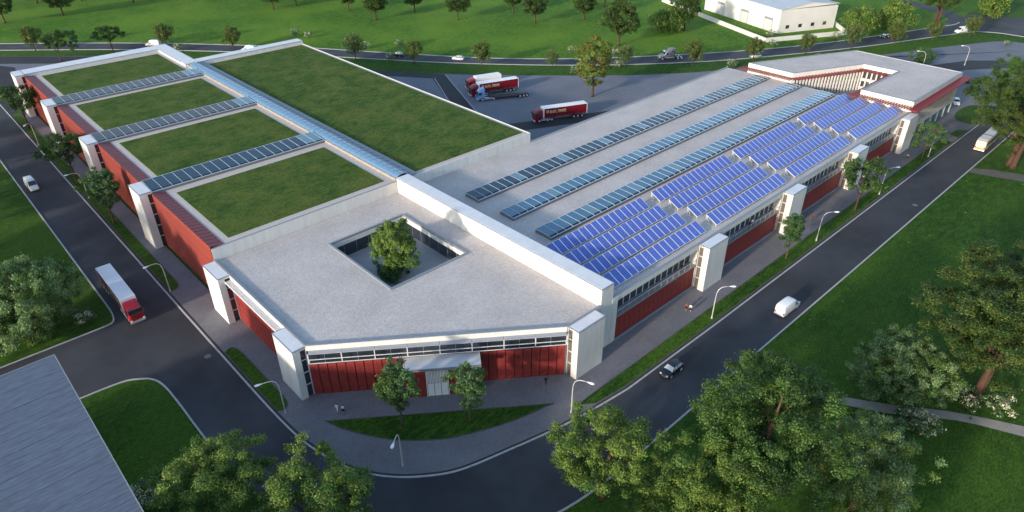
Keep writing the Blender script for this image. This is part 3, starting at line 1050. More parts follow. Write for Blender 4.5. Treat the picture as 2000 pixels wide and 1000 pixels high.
for gi, x in enumerate((73.95, 104.02, 134.0, 164.0)):
    for ri, y in enumerate((67.9, 63.6, 59.3, 55.05)):
        t = thing('solar_array', 'blue solar panels, ' + rows[ri] + ', ' + grp[gi], 'solar panels', (x, y, 9.66), 0, 'solar arrays on the gravel roof')
        for k in range(16):
            put('solar_panel', me, t, (1.666 * k, 0, 0), local=True)
        put('rack', rkm, t, local=True)

# ------------------------------------------------------------------ other buildings
Fh = thing('warehouse', 'white warehouse with low grey gable roof and roller doors at the top right', 'building', (277.2, 135.1, 0))
fo = Vector((277.2, 135.1))
fu = Vector((16.6, 46.2)).normalized()
fv = Vector((26.4, -11.3)).normalized()


def fh(u, v):
    p = fo + fu * u + fv * v
    return (p.x, p.y)


mb = MB()
LU, LV = 49.0, 28.8
mb.prism([fh(0, 0), fh(0, LV), fh(LU, LV), fh(LU, 0)], 0, 9.3)
a, b, c = fh(0, 0), fh(0, LV), fh(0, LV / 2)
a2, b2, c2 = fh(LU, 0), fh(LU, LV), fh(LU, LV / 2)
mb.quad((*a, 9.3), (*b, 9.9), (*c, 11.4))
mb.quad((*b2, 9.9), (*a2, 9.3), (*c2, 11.4))
part('wall', mb, 'far_wall', Fh)
mb = MB()
for (p, q, p2, q2, zp, zq) in ((fh(-0.4, -0.4), fh(-0.4, LV / 2), fh(LU + 0.4, -0.4), fh(LU + 0.4, LV / 2), 9.35, 11.45), (fh(-0.4, LV / 2), fh(-0.4, LV + 0.4), fh(LU + 0.4, LV / 2), fh(LU + 0.4, LV + 0.4), 11.45, 9.9)):
    mb.loft([[(*p, zp), (*q, zq), (*q, zq + 0.2), (*p, zp + 0.2)], [(*p2, zp), (*q2, zq), (*q2, zq + 0.2), (*p2, zp + 0.2)]])
part('roof', mb, 'far_roof', Fh)
for u in (4.0, 19.0, 35.0):
    mb = MB()
    mb.prism([fh(u, -0.06), fh(u + 4.6, -0.06), fh(u + 4.6, 0.1), fh(u, 0.1)], 0, 4.6)
    dd = part('roller_door', mb, 'shutter', Fh)
    mb = MB()
    mb.prism([fh(u - 0.1, -0.3), fh(u + 4.7, -0.3), fh(u + 4.7, 0.1), fh(u - 0.1, 0.1)], 4.6, 5.4)
    mb.prism([fh(u - 0.2, -0.12), fh(u - 0.0, -0.12), fh(u - 0.0, 0.1), fh(u - 0.2, 0.1)], 0, 4.6)
    mb.prism([fh(u + 4.6, -0.12), fh(u + 4.8, -0.12), fh(u + 4.8, 0.1), fh(u + 4.6, 0.1)], 0, 4.6)
    part('box', mb, 'grey_metal', dd)
for v_ in (3.6, 10.0, 16.4, 22.6):
    mb = MB()
    mb.prism([fh(-0.06, v_), fh(-0.06, v_ + 1.7), fh(0.1, v_ + 1.7), fh(0.1, v_)], 1.7, 3.1)
    part('window', mb, 'window_dark', Fh)
mb = MB()
wl = [(293, 205), (281.6, 179), (261.2, 131.6), (296.2, 114.6), (315, 131)]
ribbon(mb, wl, -0.0, 0.6, 0, 1.7)
t = thing('boundary_wall', 'low white boundary wall round the lawn of the white warehouse', 'wall', (261.2, 131.6, 0))
part('wall', mb, 'far_wall', t)

G = thing('corner_building', 'grey metal roofed building cut off by the bottom left corner', 'building', (-4, 78, 0))
mb = MB()
mb.box(-40, 3.2, 20, 95.1, 0, 11.7)
part('wall', mb, 'white_wall', G)
mb = MB()
for k in range(112):
    y = 95.35 - k * 0.67
    mb.box(-40.2, 3.36, y - 0.655, y, 11.7, 11.93 + 0.02 * (k % 2) + 0.008 * (k % 3))
tag(part('roof_panels', mb, 'zinc', G))['kind'] = 'stuff'
mb = MB()
mb.box(3.36, 3.46, 20, 95.42, 11.6, 12.02)
mb.box(-40, 3.46, 95.36, 95.46, 11.6, 12.02)
part('gutter', mb, 'coping', G)

O = thing('office_block', 'office block with white upright fins and red sunshade at the end of the long hall', 'building', (193.2, 53.5, 0))
ou = [(193.3, 53.5), (229.9, 53.5), (230.4, 85.0), (193.4, 101.3), (193.4, 87.0), (217.2, 76.8), (217.4, 66.9), (193.3, 67.2)]
mb = MB()
for q in ([ou[0], ou[1], (230.05, 66.9), ou[6], ou[7]], [(230.05, 66.9), ou[2], ou[5], ou[6]], [ou[2], ou[3], ou[4], ou[5]]):
    mb.prism(q, 10.9, 12.0, 0, 1)
part('roof', mb, ['white_wall', 'gravel'], O)
mb = MB()
op = ou + [ou[0]]
ribbon(mb, op, -0.05, 0.28, 10.9, 12.10)
part('parapet', mb, 'white_wall', O)
mb = MB()
ribbon(mb, op, -0.08, 0.50, 12.10, 12.17)
part('coping', mb, 'coping', O)
mb = MB()
for q in ([(193.6, 54.2), (229.2, 54.2), (229.6, 66.3), (218.0, 66.3), (193.6, 66.5)], [(229.5, 66.3), (229.8, 84.6), (218.0, 77.6), (218.0, 66.3)], [(229.8, 84.6), (194.0, 100.4), (194.0, 87.7), (218.0, 77.6)]):
    mb.prism(q, 0.0, 10.9)
part('glazing', mb, 'glass_office', O)
mb = MB()
mb.prism([(193.1, 66.8), (218, 66.8), (218, 77), (193.1, 87.3)], 4.0, 4.4)
part('courtyard_floor', mb, 'coping', O)
mb = MB()
mb.box(193.25, 194.2, 53.55, 67.1, 0, 10.8)
mb.prism([(193.3, 87.1), (194.2, 86.8), (194.2, 100.9), (193.3, 101.25)], 0, 10.8)
mb.box(193.3, 229.9, 53.56, 54.3, 3.3, 4.0)
mb.box(193.3, 202.5, 53.56, 54.3, 0, 3.3)
for x in (207.5, 213, 218.5, 224, 229.3):
    mb.box(x, x + 0.6, 53.56, 54.3, 0, 3.3)
mb.box(229.6, 230.1, 53.6, 85.0, 0, 10.8)
mb.prism([(217.4, 66.9), (218.3, 66.9), (218.3, 77), (217.4, 77)], 4.4, 5.4)
mb.prism([(194.2, 87.0), (217.3, 77.0), (217.5, 77.6), (194.4, 87.5)], 6.9, 7.7)
mb.prism([(217.3, 67), (217.9, 67), (217.9, 77), (217.3, 77)], 7.2, 8.0)
part('wall', mb, 'white_wall', O)
fin = MB()
fin.box(-0.115, 0.115, -0.05, 0.05, 4.0, 10.85)
fin = fin.mesh('fin', 'white_wall')
for k in range(27):
    put('fin', fin, O, (194.4 + 1.36 * k, 53.72, 0), R(-38))
fin2 = MB()
fin2.box(-0.20, 0.20, -0.42, 0.05, 4.4, 10.85)
fin2 = fin2.mesh('fin', 'white_wall')
n = 22
for k in range(n):
    t_ = (k + 0.5) / n
    x, y = 193.6 + (217.2 - 193.6) * t_, 87.0 + (76.9 - 87.0) * t_
    put('fin', fin2, O, (x, y, 0), math.atan2(-10.1, 23.6))
for k in range(7):
    put('fin', fin2, O, (217.4, 68.0 + 1.4 * k, 0), R(-90))
mb = MB()
# shade louvres: blades that run along x, carried on outriggers
for k in range(10):
    mb.box(190.2, 231.4, 51.05 + 0.245 * k, 51.22 + 0.245 * k, 10.72, 10.90)
mb.box(190.2, 231.4, 51.0, 53.4, 10.66, 10.72)
part('sunshade', mb, 'red_fin', O, label='flat red sunshade over the fins on the street side')
mb = MB()
for k in range(9):
    mb.box(190.2, 215.3, 67.35 + 0.2 * k, 67.49 + 0.2 * k, 10.72, 10.9)
mb.box(190.2, 215.3, 67.3, 69.1, 10.66, 10.72)
dxy = Vector((23.8, -10.2)).normalized()
nn = Vector((dxy.y, -dxy.x))
e0 = Vector((193.4, 87.0))
mb.prism([tuple(e0), tuple(e0 + dxy * 24.6), tuple(e0 + dxy * 24.0 + nn * 1.9), tuple(e0 + dxy * -1.0 + nn * 1.9)], 10.66, 10.80)
part('sunshade', mb, 'red_fin', O, label='red sunshade round the inner court')
bl = MB()
bl.box(0, 3.1, 0, 0.30, 0.0, 0.20)
bl = bl.mesh('blade', 'red_fin')
for k in range(20):
    put('blade', bl, O, (190.2, 53.7 + 0.7 * k, 10.70))
for k in range(24):
    put('blade', bl, O, (190.3, 86.4 + 0.7 * k, 10.70))
for k in range(18):
    put('blade', bl, O, (214.5, 68.3 + 0.5 * k, 10.70))
for k in range(4):
    mb = MB()
    mb.box(208.2 + 5.5 * k, 213.0 + 5.5 * k - (0.3 if k == 3 else 0), 53.75, 53.85, 0.1, 3.2)
    part('shop_window', mb, 'glass_blue', O)

# ------------------------------------------------------------------ street lamps
mb = MB()
pts = [(0, 0, 0), (0, 0, 2), (0.0, 0, 4.2), (-0.05, 0, 5.4), (-0.28, 0, 6.15), (-0.75, 0, 6.62), (-1.4, 0, 6.78), (-2.2, 0, 6.80)]
mb.tube(pts, [0.11, 0.10, 0.085, 0.075, 0.07, 0.065, 0.06, 0.055], 7)
LP = thing('street_lamp', '', 'street lamp', group='curved street lamps')
put('pole', mb.mesh('pole', 'pole', True), LP, local=True)
mb = MB()
mb.loft([[(-2.05 - x, y * math.cos(t) * 1.0, 6.80 + y * math.sin(t) * 0.6) for t in [k * math.pi / 4 for k in range(8)]] for (x, y) in ((0, 0.07), (0.3, 0.15), (0.65, 0.24), (0.95, 0.22), (1.12, 0.08))])
put('lamp_head', mb.mesh('lamp_head', 'lamp_white', True), LP, local=True)
mb = MB()
mb.tube([(0, 0, 0), (0, 0, 0.6)], 0.15, 8)
put('base', mb.mesh('base', 'pole'), LP, local=True)
lamps = [((24.5, 213.6), 233 - 360, 'street lamp on the left verge beside the far left tree'),
         ((25.0, 170.5), -178, 'street lamp half behind the slim tree on the left verge'),
         ((24.6, 119.0), 147 - 320, 'street lamp at the rounded end of the long left verge'),
         ((25.3, 75.8), 180 - 12, 'street lamp at the front end of the short left verge'),
         ((32.1, 56.0), 220, 'street lamp in front of the crescent lawn'),
         ((55.9, 47.1), -68, 'street lamp between the crescent lawn and the right verge'),
         ((90.4, 45.6), -42, 'street lamp nearest the white van, on the right verge'),
         ((128.9, 45.5), -42, 'street lamp beside the small street tree on the right verge'),
         ((159.6, 45.3), -34, 'street lamp behind the wide street tree on the right verge'),
         ((190.5, 45.5), -28, 'street lamp near the far end of the right verge'),
         ((266.0, 74.6), 118, 'street lamp whose head shows behind the office roof, above a bush'),
         ((284.5, 66.6), 125, 'tall street lamp behind the office roof corner'),
         ((249.1, 46.0), -90, 'street lamp hidden in the big tree at the right edge')]
for i, (p, a, lab) in enumerate(lamps):
    rz = R(a - 180)
    if i == 0:
        first(LP, (*p, 0.1), rz)
        LP['label'] = lab
    else:
        dup(LP, (*p, 0.1), rz, label=lab)

# ------------------------------------------------------------------ vehicles


def wheel(parent, x, y, r=0.33, wd=0.24, nm='wheel'):
    mb = MB()
    s = 1 if y > 0 else -1
    n = 16

    def ringp(yy, rr):
        return [(rr * math.cos(2 * math.pi * k / n), yy, rr * math.sin(2 * math.pi * k / n)) for k in range(n)]
    mb.loft([ringp(-wd / 2, r * 0.92), ringp(-wd / 2 + 0.03, r), ringp(wd / 2 - 0.03, r), ringp(wd / 2, r * 0.92)])
    w_ = put(nm, mb.mesh('tyre', 'tyre', True), parent, (x, y, r), local=True)
    mb = MB()
    mb.loft([ringp(s * (wd / 2 - 0.01), r * 0.66), ringp(s * (wd / 2 + 0.02), r * 0.62), ringp(s * (wd / 2 + 0.01), r * 0.2)])
    put('rim', mb.mesh('rim', 'rim'), w_, local=True)
    return w_


def body(name, secs, m, parent, bevel=0.05, sub=0, smooth=True):
    """secs: (x, halfwidth, z0, z1, top halfwidth) cross sections from front to back"""
    mb = MB()
    rings = []
    for (x, hw, z0, z1, tw) in secs:
        zm = z0 + (z1 - z0) * 0.62
        rings.append([(x, -hw * 0.96, z0), (x, -hw, z0 + (z1 - z0) * 0.25), (x, -hw * 0.985, zm), (x, -tw, z1 - 0.02), (x, -tw * 0.6, z1 + 0.015), (x, tw * 0.6, z1 + 0.015), (x, tw, z1 - 0.02),
                      (x, hw * 0.985, zm), (x, hw, z0 + (z1 - z0) * 0.25), (x, hw * 0.96, z0)])
    mb.loft(rings)
    me_ = mb.mesh(name, m, smooth)
    o = put(name, me_, parent, local=True)
    if bevel:
        b_ = o.modifiers.new('bevel', 'BEVEL')
        b_.width = bevel
        b_.segments = 2
        b_.limit_method = 'ANGLE'
        b_.angle_limit = R(32)
    if smooth:
        me_.shade_smooth()
    return o


def lights(t, xf, xb, hw, zf, zb, wdt=0.32):
    for s in (-1, 1):
        mb = MB()
        mb.box(xf - 0.10, xf + 0.05, s * hw * 0.72 - wdt / 2, s * hw * 0.72 + wdt / 2, zf - 0.09, zf + 0.09)
        put('headlight', mb.mesh('headlight', 'lamp_white'), t, local=True)
        mb = MB()
        mb.box(xb - 0.04, xb + 0.10, s * hw * 0.86 - 0.13, s * hw * 0.86 + 0.13, zb - 0.17, zb + 0.17)
        put('tail_light', mb.mesh('tail_light', 'tail_red'), t, local=True)
        mb = MB()
        mb.box(xf - 1.55, xf - 1.35, s * (hw + 0.02), s * (hw + 0.2), zf + 0.38, zf + 0.52)
        put('mirror', mb.mesh('mirror', 'dark_metal'), t, local=True)


def car(label, loc, rz, paint, suv=False, gl='car_glass', roof=None):
    t = thing('parked_car' if 'parked' in label else 'car', label, 'car')
    k = 0.12 if suv else 0.0
    body('body', [(2.18, 0.60, 0.36, 0.62, 0.52), (2.08, 0.80, 0.28, 0.74, 0.70), (1.4, 0.89, 0.24, 0.90 + k, 0.80), (0.75, 0.90, 0.24, 0.98 + k, 0.83), (-1.3, 0.90, 0.24, 1.0 + k, 0.83), (-1.95, 0.87, 0.28, 0.98 + k, 0.80), (-2.2, 0.78, 0.36, 0.86, 0.68)], paint, t, 0.06)
    z1 = 1.46 + k * 1.5
    mb = MB()
    cab = [(1.05, 0.80, 0.93 + k), (0.35, 0.62, z1 - 0.04), (-0.5, 0.63, z1), (-1.35, 0.61, z1 - 0.06), (-1.95, 0.74, 0.96 + k)]
    bot = [(1.05, 0.80, 0.90 + k), (0.35, 0.81, 0.92 + k), (-0.5, 0.81, 0.93 + k), (-1.35, 0.80, 0.93 + k), (-1.95, 0.75, 0.93 + k)]
    mb.loft([[(b[0], -b[1], b[2]), (a[0], -a[1], a[2]), (a[0], a[1], a[2]), (b[0], b[1], b[2])] for a, b in zip(cab, bot)])
    put('windows', mb.mesh('windows', gl), t, local=True)
    mb = MB()
    mb.loft([[(x, -y, z), (x, -y * 0.5, z + 0.03), (x, y * 0.5, z + 0.03), (x, y, z), (x, y, z - 0.05), (x, -y, z - 0.05)] for (x, y, z) in ((0.42, 0.64, z1 - 0.05), (0.2, 0.66, z1), (-0.5, 0.67, z1 + 0.025), (-1.3, 0.64, z1 - 0.02), (-1.5, 0.62, z1 - 0.1))])
    for s in (-1, 1):
        for (xa, xb) in ((0.95, 0.38), (-0.42, -0.42), (-1.42, -1.78)):
            mb.tube([(xa, s * 0.80, 0.96 + k), (xb, s * 0.645, z1 - 0.04)], 0.045, 4)
    put('roof', mb.mesh('roof', roof or paint), t, local=True)
    for x in (1.32, -1.32):
        for y in (-0.80, 0.80):
            wheel(t, x, y, 0.34 + k * 0.3)
    lights(t, 2.12, -2.15, 0.80, 0.66 + k * 0.5, 0.84)
    mb = MB()
    mb.box(2.10, 2.20, -0.42, 0.42, 0.40, 0.56)
    put('grille', mb.mesh('grille', 'chrome'), t, local=True)
    return first(t, (*loc, 0.01), rz)


def van(label, loc, rz, length=5.6):
    t = thing('van', label, 'van')
    L_ = length / 2
    body('body', [(L_, 0.72, 0.42, 0.80, 0.62), (L_ - 0.12, 0.92, 0.35, 1.05, 0.82), (L_ - 0.85, 0.98, 0.32, 1.28, 0.86), (L_ - 1.0, 0.98, 0.32, 1.36, 0.84), (L_ - 1.75, 0.99, 0.32, 2.28, 0.80), (L_ - 2.2, 0.99, 0.32, 2.42, 0.82), (0, 0.99, 0.32, 2.46, 0.84), (-L_ + 0.25, 0.99, 0.32, 2.42, 0.84), (-L_, 0.96, 0.36, 2.28, 0.80)], 'paint_white', t, 0.08)
    mb = MB()
    mb.loft([[(L_ - 0.98, -0.80, 1.36), (L_ - 0.93, -0.80, 1.40), (L_ - 0.93, 0.80, 1.40), (L_ - 0.98, 0.80, 1.36)], [(L_ - 1.66, -0.74, 2.20), (L_ - 1.58, -0.74, 2.24), (L_ - 1.58, 0.74, 2.24), (L_ - 1.66, 0.74, 2.20)]])
    put('windscreen', mb.mesh('windscreen', 'car_glass'), t, local=True)
    for s in (-1, 1):
        mb = MB()
        y0, y1 = s * 0.90, s * 1.0
        mb.loft([[(L_ - 1.25, y0, 1.30), (L_ - 1.25, y1, 1.30), (L_ - 1.35, y1 * 0.97, 1.50), (L_ - 1.35, y0, 1.50)], [(L_ - 2.35, y0, 1.30), (L_ - 2.35, y1, 1.30), (L_ - 2.35, y1 * 0.93, 1.92), (L_ - 2.35, y0, 1.92)]])
        mb.prism([(L_ - 1.7, y0), (L_ - 2.35, y0), (L_ - 2.35, y1 * 0.935), (L_ - 1.7, y1 * 0.935)], 1.5, 1.95)
        put('side_window', mb.mesh('side_window', 'car_glass'), t, local=True)
        mb = MB()
        mb.box(-L_ + 0.5, L_ - 0.9, s * 0.97, s * 1.01, 0.34, 0.46)
        put('sill', mb.mesh('sill', 'chassis'), t, local=True)
    for x in (L_ - 1.0, -L_ + 1.15):
        for y in (-0.86, 0.86):
            wheel(t, x, y, 0.35)
    lights(t, L_ - 0.02, -L_, 0.95, 0.92, 0.95, 0.28)
    for s in (-1, 1):
        mb = MB()
        mb.box(-L_ - 0.03, -L_, s * 0.02, s * 0.88, 0.55, 2.15)
        put('rear_door', mb.mesh('rear_door', 'paint_white'), t, local=True)
    mb = MB()
    mb.box(-L_ - 0.09, -L_ + 0.1, -0.94, 0.94, 0.40, 0.56)
    put('bumper', mb.mesh('bumper', 'skirt_grey'), t, local=True)
    return first(t, (*loc, 0.01), rz)


def text_mesh(s, size, ext=0.008):
    c = bpy.data.curves.new('lettering', 'FONT')
    c.body = s
    c.size = size
    c.extrude = ext
    c.shear = 0.35
    c.offset = 0.018
    c.space_character = 1.08
    o = bpy.data.objects.new('lettering', c)
    S.collection.objects.link(o)
    bpy.context.view_layer.update()
    m_ = bpy.data.meshes.new_from_object(o.evaluated_get(bpy.context.evaluated_depsgraph_get()))
    bpy.data.objects.remove(o)
    bpy.data.curves.remove(c)
    m_.materials.clear()
    m_.materials.append(M['letter'])
    return m_


LET = [text_mesh('BLDR', 0.95), text_mesh('TRANS', 0.95)]
LW = [max(v_.co.x for v_ in q.vertices) for q in LET]


def cab(t, paint, hi=3.55, glass_='car_glass'):
    body('cab', [(0.02, 1.16, 0.55, 2.05, 1.10), (-0.10, 1.22, 0.50, 2.10, 1.18), (-0.22, 1.23, 0.50, 2.95, 1.10), (-0.75, 1.23, 0.60, hi - 0.22, 1.08), (-1.3, 1.23, 0.95, hi, 1.10), (-2.25, 1.23, 0.95, hi + 0.22, 1.12)], paint, t, 0.07)
    mb = MB()
    mb.loft([[(0.01, -1.08, 2.05), (0.06, -1.08, 2.08), (0.06, 1.08, 2.08), (0.01, 1.08, 2.05)], [(-0.16, -1.02, 2.86), (-0.10, -1.02, 2.90), (-0.10, 1.02, 2.90), (-0.16, 1.02, 2.86)]])
    put('windscreen', mb.mesh('windscreen', glass_), t, local=True)
    mb = MB()
    mb.box(-0.12, 0.16, -1.12, 1.12, 2.92, 3.0)
    put('sun_visor', mb.mesh('sun_visor', 'dark_metal'), t, local=True)
    for s in (-1, 1):
        mb = MB()
        mb.box(-1.25, -0.3, s * 1.17, s * 1.245, 1.95, 2.75)
        put('side_window', mb.mesh('side_window', glass_), t, local=True)
        mb = MB()
        mb.box(0.0, 0.14, s * 1.25, s * 1.5, 2.1, 2.8)
        put('mirror', mb.mesh('mirror', 'dark_metal'), t, local=True)
        mb = MB()
        mb.box(0.02, 0.12, s * 1.02 - 0.17, s * 1.02 + 0.17, 0.72, 0.95)
        put('headlight', mb.mesh('headlight', 'lamp_white'), t, local=True)
        mb = MB()
        mb.box(-5.0, -2.0, s * 0.95, s * 1.22, 0.45, 0.95)
        put('side_skirt', mb.mesh('side_skirt', 'skirt_grey'), t, local=True)
    mb = MB()
    for k in range(5):
        mb.box(0.03, 0.09, -0.85, 0.85, 1.05 + 0.19 * k, 1.15 + 0.19 * k)
    put('grille', mb.mesh('grille', 'red_dark' if 'red' in paint else 'dark_metal'), t, local=True)
    mb = MB()
    mb.box(-0.25, 0.16, -1.2, 1.2, 0.38, 0.72)
    put('bumper', mb.mesh('bumper', 'skirt_grey'), t, local=True)


def truck(label, loc, rz, paint, kind='curtain', wall='curtain_red', letters=True, tag3=True, back=-16.5):
    """articulated lorry; x = 0 at the front bumper, trailer behind"""
    t = thing('lorry', label, 'lorry')
    cab(t, paint, 3.5 if kind != 'flat' else 3.75)
    mb = MB()
    if kind == 'flat':
        mb.box(-5.6, -0.4, -0.42, 0.42, 0.7, 0.95)
        mb.loft([[(-3.6, -1.2, 1.15), (-3.6, 1.2, 1.15), (-3.6, 1.2, 1.30), (-3.6, -1.2, 1.30)], [(-6.3, -1.2, 1.15), (-6.3, 1.2, 1.15), (-6.3, 1.2, 1.30), (-6.3, -1.2, 1.30)], [(-7.2, -1.2, 0.70), (-7.2, 1.2, 0.70), (-7.2, 1.2, 0.85), (-7.2, -1.2, 0.85)], [(-13.2, -1.2, 0.70), (-13.2, 1.2, 0.70), (-13.2, 1.2, 0.85), (-13.2, -1.2, 0.85)]])
        mb.box(-16.6, -13.0, -0.8, 0.8, 0.75, 1.02)
        put('flatbed', mb.mesh('flatbed', 'chassis'), t, local=True)
        for s in (-1, 1):
            mb = MB()
            mb.box(-3.5, -2.1, s * 0.8, s * 1.2, 0.5, 1.05)
            put('fuel_tank', mb.mesh('fuel_tank', 'lamp_white'), t, local=True)
        ws = (-1.45, -5.1, -13.8, -15.0, -16.1)
    else:
        mb.box(-6.6, -0.5, -0.42, 0.42, 0.65, 0.95)
        mb.box(back + 0.3, -6.0, -0.6, 0.6, 0.95, 1.18)
        mb.box(max(-12.0, back + 4.6), -6.6, -1.2, -1.1, 0.55, 0.9)
        mb.box(max(-12.0, back + 4.6), -6.6, 1.1, 1.2, 0.55, 0.9)
        mb.box(max(-12.0, back + 4.6), -6.6, 1.2, 1.22, 0.72, 0.78, 0)
        put('chassis', mb.mesh('chassis', 'chassis'), t, local=True)
        body_ = MB()
        x0, x1 = back, -2.75
        body_.box(x0, x1, -1.25, 1.25, 1.15, 4.0)
        tr = put('trailer_box', body_.mesh('trailer_box', wall), t, local=True)
        mb = MB()
        mb.box(x0 - 0.02, x1 + 0.03, -1.27, 1.27, 3.98, 4.07)
        put('trailer_roof', mb.mesh('trailer_roof', 'trailer_white'), tr, local=True)
        mb = MB()
        mb.box(x1, x1 + 0.06, -1.27, 1.27, 1.1, 4.02)
        for s in (-1, 1):
            mb.box(x1 - 0.16, x1 + 0.02, s * 1.24, s * 1.29, 1.1, 4.02)
            mb.box(x0 - 0.02, x0 + 0.1, s * 1.24, s * 1.29, 1.1, 4.02)
        mb.box(x0 - 0.04, x0, -1.26, 1.26, 1.1, 4.02)
        put('end_frame', mb.mesh('end_frame', 'trailer_white'), tr, local=True)
        if wall == 'curtain_red':
            for s in (-1, 1):
                mb = MB()
                for k in range(18):
                    x = x0 + 0.5 + k * 0.75
                    mb.box(x - 0.03, x + 0.03, s * 1.25, s * 1.285, 1.15, 1.55)
                put('straps', mb.mesh('straps', 'skirt_grey'), tr, local=True)
                ws_ = LW[0] + 0.45 + LW[1]
                x_start = -4.55 if s > 0 else -4.0 - 5.2
                f_ = 5.2 / ws_
                for q_, x_ in ((0, 0.0), (1, (LW[0] + 0.45) * f_)):
                    o = put('lettering', LET[q_], tr, local=True)
                    o.rotation_euler = (R(90), 0, 0 if s < 0 else R(180))
                    o.scale = (f_, f_, 1)
                    o.location = (x_start - s * x_, s * 1.27, 2.75)
                mb = MB()
                xc = x_start + 0.6 * s
                for a in range(14):
                    t0, t1 = 2 * math.pi * a / 14, 2 * math.pi * (a + 1) / 14
                    mb.quad(*[(xc + r_ * math.cos(q), s * 1.275, 3.08 + r_ * math.sin(q)) for r_, q in ((0.42, t0), (0.42, t1), (0.28, t1), (0.28, t0))])
                mb.box(xc - 0.3, xc + 0.3, min(s * 1.262, s * 1.275), max(s * 1.262, s * 1.275), 3.04, 3.12)
                xs = (x_start, x_start + 5.2) if s < 0 else (x_start - 5.2, x_start)
                mb.box(xs[0], xs[1], min(s * 1.262, s * 1.275), max(s * 1.262, s * 1.275), 2.52, 2.60)
                put('emblem', mb.mesh('emblem', 'letter'), tr, local=True)
        ws = (-1.45, -4.1, -5.4, -12.4, -13.7, -15.0) if back < -14 else (-1.45, -4.4, back + 3.4, back + 2.1)
    for x in ws:
        for y in (-1.02, 1.02):
            wheel(t, x, y, 0.5, 0.34)
    for s in (-1, 1):
        mb = MB()
        xb = back - 0.1
        mb.box(xb - 0.05, xb, s * 0.95 - 0.2, s * 0.95 + 0.2, 0.85, 1.05)
        put('tail_light', mb.mesh('tail_light', 'tail_red'), t, local=True)
    return first(t, (*loc, 0.115), rz)


def heading(a, b):
    return math.atan2(b[1] - a[1], b[0] - a[0])


def seat(fw, rw, xf, xr, ysign, half):
    """origin and heading so that the near front and rear wheels stand on two given ground points"""
    a = heading(rw, fw)
    d = Vector((math.cos(a), math.sin(a)))
    n_ = Vector((-d.y, d.x)) * ysign
    mid = (Vector(fw) + Vector(rw)) / 2 - n_ * half
    o = mid - d * ((xf + xr) / 2)
    return (o.x, o.y), a


# lorries in the yard, then the one on the left road
o_, a_ = seat((135.13, 131.91), (146.61, 127.02), -1.45, -15.0, 1, 1.02)
truck('red curtain sided lorry with gold lettering driving on the lane nearest the long hall', o_, a_, 'paint_dark_red')
o_, a2_ = seat((136.28, 161.64), (148.11, 157.83), -1.45, -15.0, 1, 1.02)
truck('red curtain sided lorry with gold lettering parked behind the blue cab', o_, a2_, 'paint_dark_red')
o_, a3_ = seat((134.28, 157.54), (148.30, 150.52), -1.45, -16.1, 1, 1.02)
truck('blue cab with an empty black low loader behind it', o_, a3_, 'paint_blue', 'flat')
SHORT = ((138.21, 168.75), a2_)
truck('bright red cab with plain white box, farthest of the parked lorries', SHORT[0], SHORT[1], 'paint_red', 'box', 'trailer_white', back=-11.6)
LO = (17.10, 113.12)
LR = (17.20, 130.28)
truck('red cab lorry with white topped trailer at the left junction', LO, heading(LR, LO), 'paint_red')

van('white van driving down the left road', ((16.85), (185.60)), R(-88.5), 5.3)
o_, a_ = seat((104.45, 36.89), (100.14, 37.04), 1.8, -1.65, -1, 0.86)
van('white van driving up the right road', o_, a_, 5.6)
o_, a_ = seat((80.72, 296.11), (83.97, 293.01), 1.8, -1.65, 1, 0.86)
van('white van on the far road above the rear corner of the left hall', o_, a_, 5.6)
van('white van on the far road near the top right junction', (333.36, 83.47), R(158), 5.4)
van('white van mostly hidden behind the rear roof edge', (106.80, 261.39), R(125), 5.4)
o_, a_ = seat((72.50, 41.51), (75.43, 41.51), 1.32, -1.32, 1, 0.80)
car('black car with pale windscreen on the right road', o_, a_, 'paint_black', True, 'car_glass_pale')
o_, a_ = seat((143.13, 218.04), (144.71, 215.32), 1.32, -1.32, 1, 0.80)
car('black car with bright windows on the far road, left of the white one', o_, a_, 'paint_black', True, 'car_glass_pale')
o_, a_ = seat((156.45, 198.33), (158.01, 195.94), 1.32, -1.32, 1, 0.80)
car('white car alone on the far road above the lorries', o_, a_, 'paint_white')
o_, a_ = seat((301.56, 101.86), (304.96, 101.12), 1.32, -1.32, 1, 0.80)
car('black car on the far road between two small trees', o_, a_, 'paint_black', False, 'car_glass_pale')
car('white car half hidden by the small tree nearest the office block', (239.91, 123.60), R(152), 'paint_white')
car('white car on the far road hidden behind the yellow green tree', (190.88, 165.04), R(145), 'paint_white')
car('black parked car behind the office block corner', (264.81, 59.95), R(25), 'paint_black')
car('white parked car under the sparse tree beyond the office block', (262.60, 56.16), R(10), 'paint_white')
car('white parked car with black nose beside the office block fins', (239.15, 54.76), R(205), 'paint_white', True)


